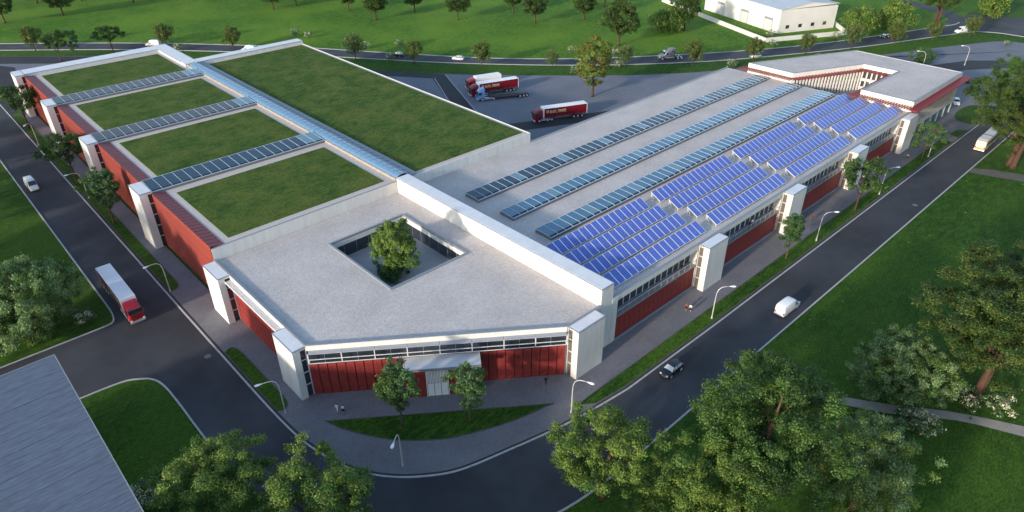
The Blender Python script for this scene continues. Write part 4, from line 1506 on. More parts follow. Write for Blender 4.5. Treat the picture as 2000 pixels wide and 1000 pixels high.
def tractor(label, loc, rz):
    t = thing('road_tractor', label, 'lorry')
    body('bonnet', [(0.0, 0.62, 0.75, 1.75, 0.55), (-0.1, 0.85, 0.7, 1.85, 0.68), (-1.9, 1.0, 0.75, 2.05, 0.80), (-2.1, 1.1, 0.8, 2.1, 0.95)], 'paint_silver', t, 0.05)
    body('cab', [(-2.0, 1.15, 0.8, 2.05, 1.05), (-2.25, 1.18, 0.7, 2.85, 1.02), (-3.4, 1.2, 0.7, 2.95, 1.08), (-3.6, 1.22, 0.7, 3.35, 1.1), (-4.2, 1.22, 0.7, 3.95, 1.1), (-5.9, 1.22, 0.7, 4.0, 1.1)], 'paint_silver', t, 0.06)
    mb = MB()
    mb.loft([[(-1.98, -1.0, 2.06), (-1.92, -1.0, 2.08), (-1.92, 1.0, 2.08), (-1.98, 1.0, 2.06)], [(-2.22, -0.95, 2.78), (-2.16, -0.95, 2.82), (-2.16, 0.95, 2.82), (-2.22, 0.95, 2.78)]])
    put('windscreen', mb.mesh('windscreen', 'car_glass'), t, local=True)
    mb = MB()
    mb.loft([[(-1.6, -1.05, 2.85), (-1.6, 1.05, 2.85), (-1.6, 1.05, 2.92), (-1.6, -1.05, 2.92)], [(-2.4, -1.15, 3.05), (-2.4, 1.15, 3.05), (-2.4, 1.15, 3.12), (-2.4, -1.15, 3.12)]])
    put('sun_visor', mb.mesh('sun_visor', 'chrome'), t, local=True)
    mb = MB()
    mb.box(0.0, 0.12, -1.15, 1.15, 0.35, 0.75)
    mb.box(0.0, 0.08, -0.55, 0.55, 0.8, 1.7)
    put('grille', mb.mesh('grille', 'chrome'), t, local=True)
    for s in (-1, 1):
        mb = MB()
        mb.box(-3.3, -2.5, s * 1.15, s * 1.215, 1.9, 2.6)
        mb.box(-5.3, -4.4, s * 1.18, s * 1.235, 2.9, 3.15)
        put('side_window', mb.mesh('side_window', 'car_glass'), t, local=True)
        mb = MB()
        mb.tube([(-3.45, s * 1.33, 0.9), (-3.45, s * 1.33, 4.3)], 0.10, 8)
        put('exhaust_stack', mb.mesh('exhaust_stack', 'chrome'), t, local=True)
        mb = MB()
        mb.tube([(-2.3, s * 0.98, 0.72), (-5.4, s * 0.98, 0.72)], 0.32, 10)
        put('fuel_tank', mb.mesh('fuel_tank', 'chrome'), t, local=True)
        mb = MB()
        mb.loft([[(-0.35 - 1.7 * q, s * 0.75, 0.75 + 0.55 * math.sin(math.pi * min(1, q * 1.0))), (-0.35 - 1.7 * q, s * 1.22, 0.72 + 0.5 * math.sin(math.pi * q)), (-0.35 - 1.7 * q, s * 1.22, 0.62 + 0.5 * math.sin(math.pi * q)), (-0.35 - 1.7 * q, s * 0.75, 0.6)] for q in [k / 6 for k in range(7)]])
        put('wing', mb.mesh('wing', 'paint_silver'), t, local=True)
        mb = MB()
        mb.box(-0.12, 0.05, s * 0.85 - 0.15, s * 0.85 + 0.15, 0.95, 1.2)
        put('headlight', mb.mesh('headlight', 'lamp_white'), t, local=True)
        for x in (-7.1, -8.4):
            mb = MB()
            mb.loft([[(x + 0.66 * math.cos(q), s * 0.72, 0.5 + 0.66 * math.sin(q)), (x + 0.66 * math.cos(q), s * 1.22, 0.5 + 0.66 * math.sin(q)), (x + 0.62 * math.cos(q), s * 1.22, 0.5 + 0.62 * math.sin(q)), (x + 0.62 * math.cos(q), s * 0.72, 0.5 + 0.62 * math.sin(q))] for q in [math.pi * (0.12 + 0.76 * k / 6) for k in range(7)]])
            put('mudguard', mb.mesh('mudguard', 'chrome'), t, local=True)
    mb = MB()
    mb.box(-9.1, -1.0, -0.42, 0.42, 0.72, 0.98)
    put('chassis', mb.mesh('chassis', 'chassis'), t, local=True)
    for x in (-1.2, -7.1, -8.4):
        for y in (-1.0, 1.0):
            wheel(t, x, y, 0.5, 0.32)
    return first(t, (*loc, 0.01), rz)


o_, a_ = seat((211.70, 145.67), (218.38, 140.73), -1.2, -8.4, 1, 1.0)
tractor('grey long nosed road tractor without trailer on the far road', o_, a_)

t = thing('bus', 'cream and rust coloured bus half covered by the big tree on the right road', 'bus')
body('body', [(6.0, 1.2, 0.45, 2.95, 1.1), (5.8, 1.27, 0.35, 3.15, 1.2), (0, 1.27, 0.35, 3.2, 1.22), (-5.8, 1.27, 0.35, 3.15, 1.2), (-6.0, 1.2, 0.45, 2.9, 1.1)], 'bus_red', t, 0.08)
mb = MB()
mb.box(-5.7, 5.7, -1.1, 1.1, 3.16, 3.26)
mb.box(-1.4, -1.1, -1.15, 1.15, 3.2, 3.32, 1)
put('roof', mb.mesh('roof', ['white_metal', 'dark_metal']), t, local=True)
mb = MB()
mb.box(-6.08, -5.9, -1.15, 1.15, 1.1, 2.9)
put('rear_panel', mb.mesh('rear_panel', 'bus_cream'), t, local=True)
mb = MB()
mb.box(-6.14, -5.95, -1.2, 1.2, 0.75, 1.05)
put('rear_band', mb.mesh('rear_band', 'bus_yellow'), t, local=True)
mb = MB()
mb.box(-6.22, -5.9, -1.25, 1.25, 0.36, 0.62)
put('bumper', mb.mesh('bumper', 'lamp_white'), t, local=True)
for s in (-1, 1):
    for k in range(6):
        mb = MB()
        mb.box(-5.2 + 1.75 * k, -3.6 + 1.75 * k, s * 1.2, s * 1.30, 1.7, 2.7)
        put('window', mb.mesh('window', 'car_glass'), t, local=True)
    mb = MB()
    mb.box(-6.2, -6.0, s * 1.05 - 0.12, s * 1.05 + 0.12, 1.0, 1.35)
    put('tail_light', mb.mesh('tail_light', 'tail_red'), t, local=True)
for x in (3.4, -3.3):
    for y in (-1.08, 1.08):
        wheel(t, x, y, 0.48, 0.3)
first(t, ((203.99) + 6.1, 37.9, 0.01), R(1))


# ------------------------------------------------------------------ people


def person(label, loc, rz, top_, bottom, hair_='hair', h=1.75, stride=0.22, skirt=False, arm=0.0, legs=None, z=0.105):
    t = thing('person', label, 'person')
    k = h / 1.75
    v = [(0, 0, 0.93), (0, 0, 1.18), (0, 0, 1.42), (0, 0, 1.52), (0, 0, 1.62), (0, 0, 1.70)]
    r_ = [0.135, 0.125, 0.15, 0.055, 0.085, 0.075]
    e = [(0, 1), (1, 2), (2, 3), (3, 4), (4, 5)]

    def chain(root, pts, rad):
        p = root
        for q, rr in zip(pts, rad):
            v.append(q)
            r_.append(rr)
            e.append((p, len(v) - 1))
            p = len(v) - 1
    for s in (-1, 1):
        f = stride * s
        chain(0, [(0.02 * s, 0.09 * s, 0.86), (f * 0.55 + 0.03, 0.10 * s, 0.48), (f, 0.10 * s, 0.09), (f + 0.15, 0.11 * s, 0.045)], [0.095, 0.062, 0.042, 0.034])
        g = -stride * s
        el = (g * 0.5, 0.24 * s, 1.14)
        ha = (g * 1.1 + 0.05, 0.22 * s, 0.88)
        if arm and s > 0:
            el, ha = (0.10, 0.27, 1.18), (0.26, 0.12, 1.34)
        chain(2, [(0, 0.19 * s, 1.41), el, ha, (ha[0] + 0.03, ha[1], ha[2] - 0.09 if not arm or s < 0 else ha[2] + 0.07)], [0.058, 0.042, 0.032, 0.026])
    me_ = bpy.data.meshes.new('body')
    me_.from_pydata([(a * k, b * k, c * k) for a, b, c in v], e, [])
    me_.update()
    o = bpy.data.objects.new('body', me_)
    S.collection.objects.link(o)
    sk = o.modifiers.new('skin', 'SKIN')
    for i, d_ in enumerate(me_.skin_vertices[0].data):
        d_.radius = (r_[i] * k, r_[i] * k * (1.25 if i in (0, 1, 2) else 1.0))
        d_.use_root = (i == 0)
    sb_ = o.modifiers.new('sub', 'SUBSURF')
    sb_.levels = 1
    sb_.render_levels = 1
    bpy.context.view_layer.update()
    m2 = bpy.data.meshes.new_from_object(o.evaluated_get(bpy.context.evaluated_depsgraph_get()))
    bpy.data.objects.remove(o)
    m2.materials.clear()
    for q in ('skin', top_, bottom, 'cloth_black'):
        m2.materials.append(M[q])
    mi = []
    for p in m2.polygons:
        c = p.center / k
        z_ = c.z
        if z_ > 1.50 or (abs(c.y) > 0.17 and z_ < 0.92 and z_ > 0.7):
            mi.append(0)
        elif z_ > 0.97 or (abs(c.y) > 0.17 and z_ > 0.7):
            mi.append(1)
        elif z_ > 0.12:
            mi.append(0 if (skirt and z_ < 0.55) else 2)
        else:
            mi.append(3)
    m2.polygons.foreach_set('material_index', mi)
    m2.polygons.foreach_set('use_smooth', [True] * len(mi))
    put('body', m2, t, local=True)
    mb = MB()
    rings = []
    for (zz, rr, dx) in ((1.58, 0.085, -0.03), (1.66, 0.105, -0.02), (1.73, 0.095, -0.01), (1.785, 0.04, -0.005)):
        rings.append([(dx * k + rr * k * math.cos(q), rr * 0.92 * k * math.sin(q), zz * k) for q in [2 * math.pi * a / 8 for a in range(8)]])
    mb.loft(rings)
    put('hair', mb.mesh('hair', hair_, True), t, local=True)
    if skirt:
        mb = MB()
        mb.loft([[(rr * k * math.cos(q), rr * 1.15 * k * math.sin(q), zz * k) for q in [2 * math.pi * a / 10 for a in range(10)]] for (zz, rr) in ((1.02, 0.13), (0.85, 0.18), (0.55, 0.20))])
        put('skirt', mb.mesh('skirt', bottom, True), t, local=True)
    return first(t, (*loc, z), rz)


person('man in a pale grey suit near the left end of the entrance wall', (30.96, 70.69), R(200), 'cloth_white', 'cloth_white', arm=1, stride=0.12)
person('woman in white blouse and black skirt beside the man in the pale suit', (31.53, 70.00), R(20), 'cloth_white', 'cloth_black', h=1.66, skirt=True, stride=0.12)
person('man dressed all in black alone near the right end of the red entrance wall', (57.44, 53.84), R(250), 'cloth_black', 'cloth_black', stride=0.1)
person('woman in rust top and dark skirt, left of the pair on the pavement', (89.07, 50.08), R(15), 'cloth_rust', 'cloth_black', h=1.68, skirt=True, stride=0.28)
person('woman in white top and black skirt, right of the pair on the pavement', (89.31, 49.33), R(10), 'cloth_white', 'cloth_black', h=1.68, skirt=True, stride=0.24)
person('person in dark brown walking along the third red wall of the long hall', (136.31, 50.09), R(170), 'cloth_brown', 'cloth_brown', stride=0.3)
person('person in black and white behind the wide street tree', (164.39, 51.25), R(20), 'cloth_white', 'cloth_black', stride=0.2)
person('woman in beige top and black shorts near the last tower', (184.77, 48.66), R(200), 'cloth_beige', 'cloth_black', h=1.68, skirt=True, stride=0.2)
person('man in black walking beside the last tower', (193.83, 50.28), R(30), 'cloth_black', 'cloth_black', stride=0.3)
person('person in orange trousers and black jacket beside the street tree by the office block', (209.85, 49.91), R(60), 'cloth_black', 'cloth_orange', stride=0.25)
person('person in a black coat next to the one in orange trousers', (211.22, 49.64), R(70), 'cloth_black', 'cloth_black', stride=0.15)
person('person in pale pink clothes behind the office block', (251.88, 55.47), R(70), 'cloth_beige', 'cloth_rust', stride=0.2)
person('man in black on the gallery near the first tower', (92.3, 54.15), R(260), 'cloth_black', 'cloth_black', stride=0.05, z=4.97)
person('man in black leaning over the gallery rail of the second bay', (115.45, 54.1), R(260), 'cloth_black', 'cloth_black', stride=0.08, z=4.97)
person('woman in white on the gallery beside the man in black', (116.51, 54.1), R(250), 'cloth_white', 'cloth_black', h=1.66, stride=0.05, z=4.97)


# ------------------------------------------------------------------ trees and bushes


def leaves(name, cl, n, size, m, rng, droop=0.0, aspect=0.55, shell=0.55):
    """cl: clumps (x, y, z, r). n rhombic leaves spread through them"""
    cl = np.array(cl)
    wgt = cl[:, 3] ** 2
    idx = rng.choice(len(cl), n, p=wgt / wgt.sum())
    c = cl[idx]
    d = rng.normal(size=(n, 3))
    d /= np.linalg.norm(d, axis=1)[:, None]
    rad = (shell + (1 - shell) * rng.random(n)) * c[:, 3] * (0.75 + 0.5 * rng.random(n) ** 2)
    p = c[:, :3] + d * rad[:, None] * np.array([1, 1, 0.8])
    if droop:
        p[:, 2] -= droop * c[:, 3] * rng.random(n) ** 1.5
    nor = d * 0.8 + rng.normal(size=(n, 3)) * 0.6 + np.array([0, 0, 0.55])
    nor /= np.linalg.norm(nor, axis=1)[:, None]
    a = rng.normal(size=(n, 3))
    if droop:
        a = a * 0.35 + np.array([0, 0, -1.0])
    a -= nor * (a * nor).sum(1)[:, None]
    a /= np.linalg.norm(a, axis=1)[:, None]
    b = np.cross(nor, a)
    sz = size * (0.65 + 0.7 * rng.random(n))[:, None]
    v = np.stack([p - a * sz * 0.5, p + b * sz * 0.5 * aspect - a * sz * 0.05, p + a * sz * 0.5 - nor * sz * 0.12, p - b * sz * 0.5 * aspect - a * sz * 0.05], 1).reshape(-1, 3)
    me_ = bpy.data.meshes.new(name)
    me_.vertices.add(4 * n)
    me_.vertices.foreach_set('co', v.astype(np.float32).ravel())
    me_.loops.add(4 * n)
    me_.loops.foreach_set('vertex_index', np.arange(4 * n, dtype=np.int32))
    me_.polygons.add(n)
    me_.polygons.foreach_set('loop_start', np.arange(0, 4 * n, 4, dtype=np.int32))
    me_.polygons.foreach_set('loop_total', np.full(n, 4, dtype=np.int32))
    ms = m if isinstance(m, list) else [m]
    for q in ms:
        me_.materials.append(M[q])
    if len(ms) > 1:
        pick = (rng.random(len(cl)) < 0.4).astype(int)[idx]
        pick = np.where(rng.random(n) < 0.15, 1 - pick, pick)
        me_.polygons.foreach_set('material_index', np.minimum(pick, len(ms) - 1).astype(np.int32))
    me_.update()
    me_.validate()
    return me_


def crown(rx, rz, zc, k, rng, cr, hollow=0.5, lop=0.18, flat=0.0, gap=0.0):
    cl = []
    ga = math.pi * (3 - math.sqrt(5))
    ph = rng.random(6) * 6.28
    for i in range(k):
        z = 1 - 2 * (i + 0.5) / k
        t = ga * i + rng.random() * 0.5
        s = math.sqrt(1 - z * z)
        f = 1 + lop * math.sin(2 * t + ph[0]) * math.sin(2.3 * z + ph[1]) + lop * math.sin(3 * t + ph[2]) * 0.7
        if rng.random() < gap:
            continue
        q = hollow + (1 - hollow) * rng.random() ** 0.6
        x, y = rx * s * math.cos(t) * f * q, rx * s * math.sin(t) * f * q
        zz = zc + rz * z * q * (1 - flat * (z < 0) * 0.4)
        cl.append((x, y, zz, cr * (0.7 + 0.6 * rng.random())))
    return cl


def lobed(rx, rz, zc, nl, ns, rng, cr, lobe=0.42, gap=0.0):
    """crown of uneven lobes, each a cap of small clumps"""
    cl = []
    ga = math.pi * (3 - math.sqrt(5))
    for i in range(nl):
        z = 0.95 - 1.88 * (i + 0.5) / nl
        t = ga * i + rng.normal() * 0.25
        s = math.sqrt(max(0, 1 - z * z))
        q = 0.58 + 0.24 * rng.random()
        L_ = lobe * (0.75 + 0.55 * rng.random())
        c = np.array([rx * s * math.cos(t) * q, rx * s * math.sin(t) * q, rz * z * q])
        for k in range(ns):
            d_ = rng.normal(size=3)
            d_ /= np.linalg.norm(d_)
            if d_[2] < -0.35 or rng.random() < gap:
                continue
            w_ = (0.55 + 0.55 * rng.random())
            p = c + d_ * np.array([rx * L_, rx * L_, rz * L_]) * w_
            cl.append((p[0], p[1], zc + p[2], cr * (0.55 + 0.8 * rng.random())))
    return cl


def limbs(h, zc, cl, tr, rng, bend=0.3, bark='bark', nmax=16, multi=1):
    mb = MB()
    for w_ in range(multi):
        a0 = rng.random() * 6.28
        off = Vector((math.cos(a0), math.sin(a0), 0)) * (0.0 if multi == 1 else tr * 1.6)
        lean = Vector((rng.normal() * bend, rng.normal() * bend, 0)) + off * (2.5 if multi > 1 else 0)
        top_ = zc + (h - zc) * 0.55
        pts = [off + lean * (t * t) + Vector((0, 0, top_ * t)) for t in (0, 0.06, 0.25, 0.5, 0.75, 1.0)]
        rr = [tr * 1.5, tr * 1.05, tr * 0.9, tr * 0.7, tr * 0.42, tr * 0.14]
        mb.tube(pts, rr, 7)
        for i, c in enumerate(sorted(cl, key=lambda q: rng.random())[:nmax]):
            e = Vector(c[:3])
            t = min(0.92, max(0.28, (e.z / top_) - 0.28 - 0.12 * rng.random()))
            s = off + lean * (t * t) + Vector((0, 0, top_ * t))
            r0 = tr * (0.85 - 0.75 * t) * 0.55
            m_ = s.lerp(e, 0.5) + Vector((0, 0, 0.08 * (e - s).length))
            mb.tube([s, m_, e], [r0, r0 * 0.6, r0 * 0.18], 4)
    return mb.mesh('trunk', bark, True)


def tree(name, kind, h, rx, rz, zc, k, cr, n, size, m, tr=0.22, seed=1, droop=0, hollow=0.5, bark='bark', aspect=0.55, lop=0.18, gap=0.0, bend=0.3, multi=1, cat='tree', shell=0.55, extra=None, lobes=0):
    rng = np.random.default_rng(seed)
    cl = lobed(rx, rz, zc, lobes, k // lobes, rng, cr, gap=gap) if lobes else crown(rx, rz, zc, k, rng, cr, hollow, lop, gap=gap)
    if extra:
        cl += extra
    t = thing(name, '', cat)
    put('trunk', limbs(h, zc, cl, tr, rng, bend, bark, multi=multi, nmax=14 if multi == 1 else 8), t, local=True)
    put('crown', leaves('crown', cl, n, size, m, rng, droop, aspect, shell), t, local=True)
    return t


PROTO = {}


def plant(key, make, loc, label, rz=None, sc=(1, 1, 1), z=0.0, group=None):
    rz = random.random() * 6.28 if rz is None else rz
    sc = sc if isinstance(sc, tuple) else (sc, sc, sc)
    if key not in PROTO:
        PROTO[key] = make()
        t = first(PROTO[key], (*loc, z), rz, sc)
        t['label'] = label
        if group:
            t['group'] = group
        return t
    return dup(PROTO[key], (*loc, z), rz, sc, label, group)


MK = {
    'field': lambda: tree('oak_tree', 'f', 13, 5.4, 4.7, 8.2, 70, 1.2, 6500, 0.55, ['leaf_dark', 'leaf_olive'], 0.34, 11, bark='bark_red'),
    'field2': lambda: tree('oak_tree', 'f', 17.5, 7.0, 6.8, 10.6, 100, 1.3, 11000, 0.55, ['leaf_dark', 'leaf_olive'], 0.40, 12, bark='bark_red'),
    'lot': lambda: tree('maple_tree', 'f', 18.6, 6.3, 7.2, 11.4, 100, 1.15, 10000, 0.5, ['leaf_lime', 'leaf_gold'], 0.36, 13, bark='bark_red', lop=0.25, hollow=0.45),
    'willow': lambda: tree('young_willow_tree', 'w', 9.7, 3.3, 3.1, 6.3, 30, 1.05, 3000, 0.62, ['leaf_willow', 'leaf_olive'], 0.16, 14, droop=1.2, bark='bark_red', aspect=0.30),
    'willow2': lambda: tree('young_willow_tree', 'w', 9.2, 2.9, 3.0, 5.9, 26, 1.0, 2600, 0.62, ['leaf_willow', 'leaf_blue'], 0.15, 15, droop=1.2, bark='bark_red', aspect=0.30, lop=0.3),
    'street': lambda: tree('street_tree', 's', 12.8, 2.35, 4.5, 7.9, 60, 0.72, 12000, 0.26, ['leaf_blue', 'leaf_mid'], 0.15, 16, hollow=0.35, lop=0.35, gap=0.12, extra=[(0.6, 0.2, 2.9, 0.7), (-0.7, -0.3, 2.4, 0.5), (1.0, 0.6, 3.8, 0.8)]),
    'street2': lambda: tree('street_tree', 's', 11.8, 2.3, 3.8, 7.6, 56, 0.70, 11000, 0.26, ['leaf_blue', 'leaf_mid'], 0.15, 17, hollow=0.35, lop=0.35, gap=0.15, extra=[(0.5, -0.2, 3.1, 0.6)]),
    'wide': lambda: tree('wide_street_tree', 's', 12.5, 5.2, 3.3, 8.6, 44, 1.15, 7500, 0.38, ['leaf_dark', 'leaf_mid'], 0.22, 18, hollow=0.4, lop=0.28, gap=0.15, bark='bark_red', bend=0.5),
    'thin': lambda: tree('slim_street_tree', 's', 11.5, 3.0, 4.0, 7.2, 28, 0.95, 3800, 0.34, ['leaf_mid', 'leaf_blue'], 0.12, 19, hollow=0.35, lop=0.4, gap=0.25, bend=0.5),
    'big': lambda: tree('broad_tree', 'b', 20, 8.6, 7.6, 11.8, 460, 1.15, 150000, 0.22, ['leaf_mid', 'leaf_dark'], 0.5, 20, lobes=20, shell=0.2, lop=0.22, hollow=0.45, bend=0.8),
    'lime': lambda: tree('lime_green_tree', 'b', 13.5, 6.2, 5.4, 7.8, 300, 0.90, 80000, 0.20, ['leaf_lime', 'leaf_mid'], 0.30, 21, lobes=17, shell=0.2, lop=0.28, hollow=0.4, gap=0.08, bark='bark_red', bend=0.6),
    'lime2': lambda: tree('lime_green_tree', 'b', 12, 5.4, 4.8, 6.9, 260, 0.88, 72000, 0.20, ['leaf_lime', 'leaf_mid'], 0.28, 22, lobes=15, shell=0.2, lop=0.28, hollow=0.4, gap=0.1, bark='bark_red', bend=0.6),
    'pale': lambda: tree('pale_green_tree', 'b', 12.5, 7.4, 4.6, 6.6, 360, 0.92, 90000, 0.22, ['leaf_pale', 'leaf_lime'], 0.32, 23, lobes=18, shell=0.2, lop=0.25, hollow=0.5, droop=0.5),
    'dome': lambda: tree('dense_round_tree', 'b', 11.5, 7.0, 5.0, 5.6, 380, 0.72, 84000, 0.22, ['leaf_pale', 'leaf_mid'], 0.32, 24, lop=0.2, hollow=0.55, droop=0.4),
    'olive': lambda: tree('olive_green_tree', 'b', 22, 8.8, 8.8, 13.0, 440, 1.10, 130000, 0.23, ['leaf_olive', 'leaf_dark'], 0.48, 25, lobes=20, shell=0.2, lop=0.25, hollow=0.35, gap=0.08, bark='bark_red', multi=3, bend=0.9),
    'sparse': lambda: tree('sparse_tree', 's', 10.5, 6.0, 2.4, 7.6, 34, 1.0, 3600, 0.45, ['leaf_dark', 'leaf_mid'], 0.18, 26, hollow=0.4, lop=0.35, gap=0.25, bark='bark_red', bend=0.9),
    'court': lambda: tree('courtyard_tree', 's', 8.8, 3.8, 4.4, 4.3, 150, 0.62, 30000, 0.24, ['leaf_mid', 'leaf_lime'], 0.18, 27, lop=0.22, hollow=0.45),
    'shrubby': lambda: tree('bushy_tree', 'b', 11, 6.2, 5.0, 5.4, 60, 1.8, 7000, 0.62, ['leaf_lime', 'leaf_mid'], 0.3, 28, lop=0.2, droop=0.5),
    'bush': lambda: tree('flowering_bush', 'b', 2.3, 1.35, 0.9, 1.15, 22, 0.42, 900, 0.22, ['leaf_blue', 'blossom'], 0.05, 29, cat='bush', droop=0.0, hollow=0.3),
    'shrub': lambda: tree('round_shrub', 'b', 4.2, 3.0, 1.9, 2.0, 34, 0.9, 5200, 0.30, ['leaf_blue', 'leaf_mid'], 0.08, 30, cat='bush', hollow=0.4),
}


def pl_(key, loc, label, **kw):
    return plant(key, MK[key], loc, label, **kw)


TL = [
    # meadow at the top
    ('field', (147.34, 322.23), 'meadow tree above the left part of the big green roof, crown cut off', 0.95),
    ('field', (158.97, 321.62), 'meadow tree whose trunk foot only just shows above the big green roof', 0.9),
    ('field', (171.47, 294.61), 'meadow tree left of the small round one, crown cut by the frame', 1.0),
    ('field', (170.45, 270.63), 'small round meadow tree above the far road, its whole trunk in view', 1.05),
    ('field', (192.80, 271.91), 'meadow tree between two bigger ones straight above the black car', 0.95),
    ('field', (197.29, 245.64), 'meadow tree straight above the white car on the far road', 1.0),
    ('field', (224.79, 239.00), 'meadow tree showing only trunk and lowest leaves, beside a wider one', 0.95),
    ('field', (217.74, 217.43), 'broad dark meadow tree above the lorries in the yard', 1.1),
    ('field', (237.29, 206.42), 'dark meadow tree just left of the tallest round one', 1.0),
    ('field', (263.90, 216.80), 'meadow tree behind the tallest round one, trunk only', 0.95),
    ('field2', (215.80, 169.01), 'tallest round meadow tree, dark crown', 1.0),
    ('field', (253.60, 164.63), 'dark tree beside the drooping bushy one, left of the white warehouse', 1.15),
    ('field', (71.66, 377.76), 'dark tree at the top left with a short pale trunk', 1.05),
    ('field2', (48.86, 379.59), 'dark tree filling the top left corner', 0.95),
    ('lot', (163.01, 136.49), 'tall yellow green tree in the truck yard', 1.0),
]
for key, loc, lab, s in TL:
    pl_(key, loc, lab, sc=s, group='trees on the meadow' if key != 'lot' else None)
for i, (x, y) in enumerate([(52 + 17.5 * k, 425 - 13.5 * k + (k % 3) * 4) for k in range(9)]):
    pl_('field2', (x, y), ['leftmost', 'second', 'third', 'fourth', 'fifth', 'sixth', 'seventh', 'eighth', 'last'][i] + ' dark tree from the left in the far tree line', sc=1.0, group='far tree line')
WL = [((47.34, 319.27), 1.05, 'farthest left of the young trees beside the far road', 0), ((86.24, 290.02), 1.0, 'young tree right behind the white van at the roof corner', 0),
      ((103.60, 267.88), 1.0, 'young tree above the middle of the long rear parapet', 0), ((130.50, 223.68), 1.1, 'young dark leaved tree where the far road comes out from the roof edge', 1),
      ((143.26, 204.82), 0.95, 'young tree between the black car and the white car', 0), ((157.96, 184.30), 1.0, 'young tree right of the white car on the far road', 0),
      ((175.56, 166.22), 0.75, 'smallest young tree, left of the tall yellow green tree', 1), ((194.84, 149.06), 0.9, 'young tree right of the tall yellow green tree', 1),
      ((213.67, 133.62), 1.0, 'young tree right of the grey road tractor', 0), ((234.52, 121.52), 0.95, 'young tree in front of the half hidden white car', 0),
      ((257.68, 113.15), 0.85, 'young tree above the slanted rear edge of the office roof', 0), ((276.40, 103.94), 1.1, 'young tree whose foot is at the rear corner of the office roof', 1),
      ((292.75, 94.29), 1.0, 'young tree right of the black car near the junction', 0), ((310.43, 86.70), 0.85, 'young tree below the big twin trunk tree at the top right', 0),
      ((327.55, 78.37), 0.95, 'young tree beside the white van at the top right junction', 0)]
for loc, s, lab, q in WL:
    pl_('willow2' if q else 'willow', loc, lab, sc=s, group='young trees along the far road')
pl_('wide', (50.76, 297.24), 'blurred dark tree in the yard behind the left hall', sc=0.9)
pl_('thin', (55.84, 296.92), 'blurred slim tree right of the dark one behind the left hall', sc=1.0)
pl_('wide', (68.48, 296.11), 'dense dark tree that overlaps the far road left of the white van', sc=(0.95, 0.95, 0.85))
pl_('shrubby', (246.94, 168.68), 'low drooping bushy tree left of the white warehouse', sc=(1.0, 1.0, 0.95))
pl_('shrubby', (305.13, 112.86), 'bushy light green tree right of the white warehouse, nearer one', sc=(1.1, 1.1, 1.0))
pl_('shrubby', (319.71, 105.95), 'bushy light green tree right of the white warehouse, farther one', sc=(1.05, 1.05, 1.15))
pl_('olive', (345.88, 96.93), 'big twin trunk tree cut by the top edge near the junction', sc=(1.0, 1.0, 0.95))
pl_('shrubby', (374.31, 84.11), 'yellow green tree beyond the top right junction', sc=(1.0, 1.0, 1.1))
pl_('shrub', (277.59, 78.58), 'green shrub whose top shows behind the office roof', sc=(1.3, 1.3, 1.3))
# street trees
pl_('street', (36.35, 62.04), 'street tree on the crescent lawn left of the entrance door', rz=0.5, sc=(1.0, 1.0, 1.0), z=0.1, group='street trees round the halls')
pl_('street2', (43.95, 55.97), 'street tree on the crescent lawn right of the entrance door', rz=1.0, sc=(1.0, 1.0, 0.98), z=0.1, group='street trees round the halls')
pl_('street2', (118.0, 46.4), 'small street tree on the right verge in front of the second tower', rz=2.5, sc=(0.92, 0.92, 0.92), z=0.1, group='street trees round the halls')
pl_('wide', (147.8, 45.8), 'wide street tree on the right verge in front of the third tower', rz=2.9, sc=(1.0, 1.0, 1.02), z=0.1, group='street trees round the halls')
pl_('thin', (187.6, 46.1), 'slim street tree on the right verge in front of the office fins', rz=0.9, sc=(1.15, 1.15, 0.95), z=0.1, group='street trees round the halls')
pl_('wide', (25.7, 229.9), 'street tree in front of the far left corner tower', rz=0.4, sc=(1.05, 1.05, 1.02), z=0.1, group='street trees round the halls')
pl_('wide', (25.3, 181.0), 'street tree in front of the third tower of the left hall', rz=1.7, sc=(0.95, 0.95, 1.08), z=0.1, group='street trees round the halls')
pl_('street2', (25.4, 153.7), 'street tree between the two nearest towers of the left hall', rz=1.7, sc=(1.3, 1.3, 1.2), z=0.1, group='street trees round the halls')
pl_('sparse', (234.5, 47.6), 'sparse tree on the grass island beyond the office block', rz=0.3, z=0.1)
pl_('court', (54.75, 88.46), 'dense green tree in the square courtyard', rz=0.2, sc=(1.05, 1.05, 1.2), z=5.4)
pl_('shrub', (52.34, 87.37), 'dark low shrub at the foot of the courtyard tree', rz=1.0, sc=(0.75, 0.75, 0.7), z=5.4)
# big trees round the lower edge
pl_('dome', (3.0, 122.5), 'big round tree cut by the left edge', rz=1.0, sc=(1.25, 1.25, 1.3))
pl_('lime', (10.8, 63.3), 'lime green tree at the bottom edge, left one next to the grey roof', rz=0.8, sc=(1.05, 1.05, 0.95))
pl_('lime2', (18.6, 53.5), 'lime green tree at the bottom edge, second from the grey roof', rz=2.8, sc=(1.25, 1.25, 1.0))
pl_('lime', (47.6, 34.2), 'lime green tree at the bottom edge that overlaps the road bend', rz=2.0, sc=(1.08, 1.08, 0.98))
pl_('lime2', (52.3, 23.4), 'lime green tree at the bottom edge below the dark broad tree', rz=0.3, sc=(1.18, 1.18, 1.1))
pl_('big', (62.4, 21.5), 'dark green broad tree, tallest of the group at the bottom', rz=0.6, sc=(1.07, 1.07, 1.05))
pl_('pale', (69.6, 11.6), 'pale green tree in the bottom group right of the dark broad one', rz=1.3, sc=(1.02, 1.02, 1.05))
pl_('shrub', (82.2, 13.6), 'blue green shrub beside the footpath', rz=0.5, sc=(1.15, 1.15, 1.1))
pl_('dome', (94.2, 15.8), 'dense light green tree standing above the bend of the footpath', rz=3.0, sc=(1.0, 1.0, 1.0))
pl_('olive', (102.6, 8.2), 'tall olive green tree near the right edge, in front', rz=1.4, sc=(1.2, 1.2, 1.0))
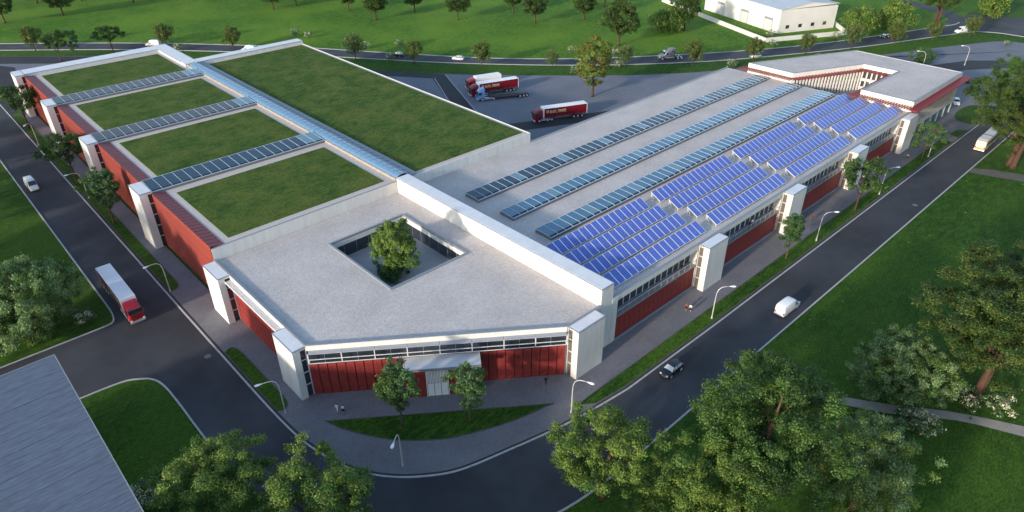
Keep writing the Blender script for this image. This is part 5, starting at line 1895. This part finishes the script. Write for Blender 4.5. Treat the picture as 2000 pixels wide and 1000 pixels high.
pl_('olive', (113.5, 8.5), 'tall olive green tree near the right edge, behind the first', rz=3.4, sc=(1.1, 1.1, 0.95))
pl_('olive', (199.0, 29.5), 'big dark tree beside the bus at the right edge', rz=2.2, sc=(1.3, 1.3, 1.02))
pl_('big', (221, 34.0), 'big dark tree behind the one beside the bus', rz=4.2, sc=(1.25, 1.25, 1.15))
# trees further out that throw the long evening shade seen on the lawns and red walls
for i, (x, y, s, key) in enumerate([(-14, 134, 1.0, 'big'), (-20, 158, 0.95, 'big'), (-22, 184, 1.0, 'olive'), (-14, 212, 0.9, 'big'), (-30, 232, 1.0, 'big'), (-10, 172, 0.9, 'olive'), (-8, 196, 0.9, 'big'), (-26, 146, 1.0, 'olive'), (30, 27, 0.95, 'lime'), (40, 8, 0.9, 'big'), (20, 36, 0.9, 'lime')]):
    pl_(key, (x, y), 'tall tree just outside the picture that shades the road and lawns', sc=s, group='trees beyond the frame')
BL = [((130.71, 269.83), 1.5, 'bush right behind the far corner of the rear parapet', 'shrub2'), ((133.62, 263.70), 1.3, 'pale flowering bush on the meadow beyond the rear corner', 0), ((141.33, 234.25), 1.3, 'pale bush beside the dark leaved young tree', 0),
      ((152.97, 227.14), 1.3, 'pale bush above the black car on the far road', 0), ((139.22, 213.55), 1.5, 'pale bush in front of the black car on the far road', 0), ((194.67, 174.39), 1.3, 'pale bush left of the tall yellow green tree above the road', 0),
      ((176.18, 156.20), 1.3, 'pale bush at the yard edge below the road, left of the yellow green tree', 0), ((204.61, 161.09), 1.3, 'pale bush at the foot of the tallest meadow tree beside the road', 0), ((193.87, 150.84), 1.3, 'pale bush at the foot of the young tree right of the yellow green one', 0),
      ((221.71, 122.54), 1.5, 'pale bush above the far corner of the long hall roof', 0), ((270.88, 134.35), 1.3, 'pale bush in front of the warehouse corner', 0), ((258.00, 126.56), 1.3, 'pale bush between boundary wall and far road', 0),
      ((285.19, 114.08), 1.4, 'pale bush near the right end of the boundary wall', 0), ((87.52, 280.82), 1.4, 'bush between the rear parapet corner and the far road', 0), ((10.77, 119.92), 1.25, 'pale bush on the lawn right of the big left tree', 0),
      ((5.42, 72.77), 1.7, 'pale bush at the bottom beside the grey roof', 0), ((89.28, 12.63), 1.6, 'pale flowering bush on the footpath edge, left one of two', 0), ((88.63, 10.30), 1.6, 'pale flowering bush on the footpath edge, right one of two', 0),
      ((99.17, 7.80), 1.5, 'cream flowering bush under the dense light green tree', 0), ((101.43, 4.66), 1.6, 'cream flowering bush under the tall olive tree', 0), ((324.14, 64.24), 1.0, 'pale bush on the strip of grass at the top right', 0)]
for loc, s, lab, q in BL:
    pl_('bush', loc, lab, sc=s, group='pale flowering bushes')

# weeds and tufts in the lawns
rng = np.random.default_rng(5)
cl = []
for (x0, x1, y0, y1, n) in ((60, 190, 5, 34, 46), (0, 14, 60, 96, 9), (-6, 13, 120, 170, 10), (150, 300, 175, 260, 60), (240, 330, 80, 150, 20), (60, 150, 300, 400, 40)):
    for k in range(n):
        cl.append((x0 + (x1 - x0) * rng.random(), y0 + (y1 - y0) * rng.random(), 0.12, 0.16 + 0.1 * rng.random()))
o = put('weeds', leaves('weeds', cl, 7000, 0.24, 'weed', rng, aspect=0.35))
tag(o, 'bright green weeds scattered over the lawns', kind='stuff')
o['category'] = 'weeds'
